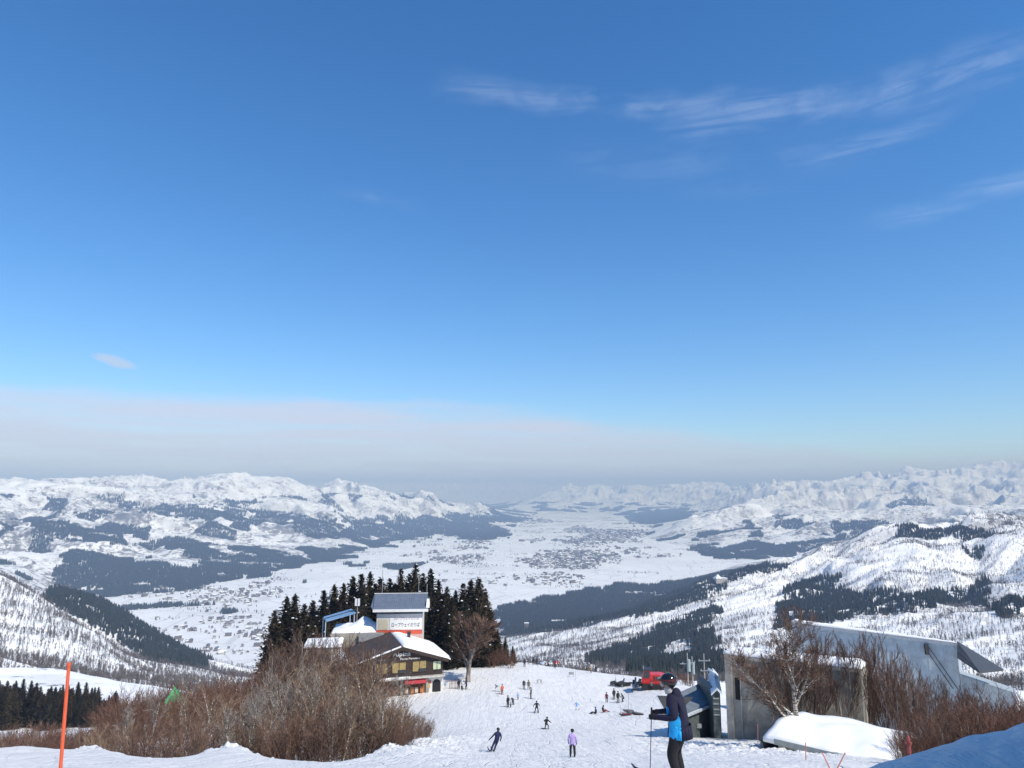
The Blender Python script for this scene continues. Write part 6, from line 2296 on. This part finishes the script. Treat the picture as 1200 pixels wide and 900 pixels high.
snowmobile(723, 804, 80, 'black snowmobile at the left end of the parked row', M_DARKM)
snowmobile(733, 804.5, 95, 'black snowmobile with a tall screen, second in the parked row', M_DARKM, size=1.1)
snowmobile(743.5, 808, 178, 'white nosed snowmobile facing the camera', mat('white_hood', (.72, .72, .72), .4), True, 1.3)
snowmobile(751, 804, 140, 'dark snowmobile close to the blade of the groomer', BOOT)
for i, (px, py, ang, lb) in enumerate(((737, 834.5, 70, 'black rescue sled lying farthest back by the thin marker poles'), (733, 839, 80, 'black rescue sled lying nearest by the thin marker poles'), (748, 838, 60, 'black rescue sled nearest the lift station'), (741, 837, 85, 'black rescue sled in the middle of the pile by the thin marker poles'))):
    o = empty('rescue_sled', at(px, py), R(ang), lb, 'sled', 'rescue sleds by the lift station')
    o.scale = (.8, .8, .8)
    b = MB()
    prof = [(-1.0, .10), (-.9, .02), (.8, .02), (1.15, .32), (1.1, .38), (.75, .26), (-.95, .26)]
    b.hull([(-.33, x, z) for x, z in prof], [(.33, x, z) for x, z in prof])
    b.build('hull', BOOT if i % 2 else DKBR, o)
    b = MB()
    b.box((0, -.1, .33), (.5, 1.5, .16), mi=0)
    b.build('load', MAROON if i == 1 else GREY, o)
    for x in (-.25, .25):
        b = MB()
        b.tube([(x, 1.0, .3), (x * .8, 2.2, .75)], .02, 5)
        b.build('shaft', M_STEEL, o)
o = empty('tarpaulin_pile', at(771, 842), R(30), 'grey blue heap under a tarpaulin in front of the lift station', 'heap')
V, Fc = [], []
n = 12
for jn in range(n + 1):
    for i in range(n + 1):
        x, y = -1.6 + 3.2 * i / n, -1.0 + 2.0 * jn / n
        e = min(1, 4 * min(i, n - i) / n, 4 * min(jn, n - jn) / n)
        V.append((x, y, -.15 + e * (.65 + .35 * float(perlin(np.array([x * 1.1]), np.array([y * 1.4]), 9)[0]))))
for jn in range(n):
    for i in range(n):
        a = jn * (n + 1) + i
        Fc.append((a, a + 1, a + n + 2, a + n + 1))
me = bpy.data.meshes.new('tarpaulin')
me.from_pydata(V, [], Fc)
me.materials.append(mat('tarpaulin_grey_blue', (.22, .28, .36), .6, var=.2))
child('tarpaulin', me, o)

# frames and marker poles
for px, py, W, H, lb, kid in ((632, 801.5, 1.0, .8, 'low empty frame standing on the piste behind the pair', False), (669.5, 793.5, 1.0, 1.0, 'small grey notice on two legs far down the piste', True)):
    o = empty('piste_frame', at(px, py), R(5), lb, 'sign')
    for x in (-W / 2, W / 2):
        b = MB()
        b.tube([(x, 0, -.2), (x, 0, H)], .04, 5)
        b.build('leg', M_STEEL, o)
    b = MB()
    if kid:
        b.box((0, 0, H - .25), (W, .05, .55))
    else:
        b.box((0, 0, H - .05), (W, .04, .12))
        b.box((-.3, 0, H - .4), (.2, .04, .5))
        b.box((.3, 0, H - .4), (.2, .04, .5))
    b.build('board', mat('notice_grey', (.28, .29, .30), .7), o)


def stake(base, top, r, m, label, cat='marker pole', group=None):
    o = empty('marker_pole', base, 0, label, cat, group)
    b = MB()
    b.tube([(0, 0, -.3), Vector(top) - Vector(base)], [r, r * .8], 6)
    b.build('shaft', m, o)
    b = MB()
    d = Vector(top) - Vector(base)
    b.tube([d, d + d.normalized() * .03], [r * 1.1, r * .9], 6)
    b.build('cap', m, o)
    return o


M_CANE = mat('bamboo_cane', (.20, .17, .13), .8)
M_PINK = mat('pink_stake', (.55, .20, .17), .6)
g = at(674.3, 797)
stake(g, g + Vector((0, 0, 1.9)), .02, M_CANE, 'thin cane beside the small grey notice')
g = at(634.8, 803.5)
stake(g, g + Vector((0, 0, 1.0)), .02, M_CANE, 'thin cane beside the low empty frame')
for px, py, h_, lb in ((721.3, 799, 2.6, 'thin cane behind the left snowmobile of the row'), (730.5, 798.5, 2.2, 'thin cane behind the second snowmobile of the row'), (727.3, 838, 1.4, 'shorter thin cane left of the rescue sleds'), (736.5, 836, 3.0, 'tall thin cane among the rescue sleds'), (739.5, 843, 2.0, 'thin cane in front of the rescue sleds')):
    g = at(px, py)
    stake(g, g + Vector((.05, 0, h_)), .022, M_CANE, lb, group='canes round the parked vehicles')
for px, py, tx, ty, lb in ((888, 876, 888, 849, 'thin pink stake left of the birch'), (944, 891, 944, 871, 'thin pink stake before the cream shed')):
    g = at(px, py)
    t_ = P(tx, ty, g.y)
    stake(g, t_, .022, M_PINK, lb)
for px, tx, lb in ((979, 964, 'left leaning stake of the crossed pair in the snow at the right'), (973, 990, 'right leaning stake of the crossed pair in the snow at the right')):
    g = at(px, 904)
    t_ = P(tx, 883, g.y)
    stake(g, t_, .022, M_PINK, lb, group='crossed stakes')
base = P(70.0, 912, 6.5)
base.z = ground(base.x, base.y)
tp = P(80.6, 780.5, 6.5)
lowp = P(71.3, 897, 6.5)
dr = (tp - lowp).normalized()
base = lowp - dr * ((lowp.z - ground(lowp.x, lowp.y)) / dr.z)
stake(base, tp, .017, M_ORANGE, 'thick orange pole leaning slightly right in the left foreground')
g = P(1065, 877, 34)
o = empty('hydrant', (g.x, g.y, ground(g.x, g.y)), 0, 'faded red hydrant at the edge of the rust coloured copse', 'hydrant')
tz = P(1065, 864, 34).z - o.location.z
b = MB()
b.tube([(0, 0, -.2), (0, 0, tz - .15), (0, 0, tz), (0, 0, tz + .08)], [.09, .09, .07, .03], 10)
b.build('barrel', mat('faded_red', (.24, .055, .05), .6, var=.3), o)
b = MB()
b.tube([(-.15, 0, tz - .25), (.15, 0, tz - .25)], .045, 8)
b.tube([(0, -.2, tz - .25), (0, 0, tz - .25)], .06, 8)
b.build('outlets', mat('faded_red', (.24, .055, .05), .6), o)
# skis stuck in the snow beside the lodge
o = empty('ski_rack', at(534, 807), R(20), 'ski rack with upright skis at the corner of the lodge', 'rack')
b = MB()
for x in (-1.2, 1.2):
    b.tube([(x, 0, -.3), (x, 0, 1.0)], .04, 6)
b.tube([(-1.2, 0, 1.0), (1.2, 0, 1.0)], .035, 6)
b.build('frame', M_STEEL, o)
for i in range(9):
    q = o.location + Vector((math.cos(R(20)) * (-1.1 + i * .27), math.sin(R(20)) * (-1.1 + i * .27) - .1, .82))
    s_ = bpy.data.objects.new('ski', SKIM[S1.name] if i % 3 else ski_mesh(S2))
    COL.objects.link(s_)
    s_.location = q
    s_.rotation_euler = (R(84 + (i % 3) * 2), 0, R(20))
    tag(s_, 'upright ski leaning on the rack at the corner of the lodge', 'ski', 'skis leaning on the rack')
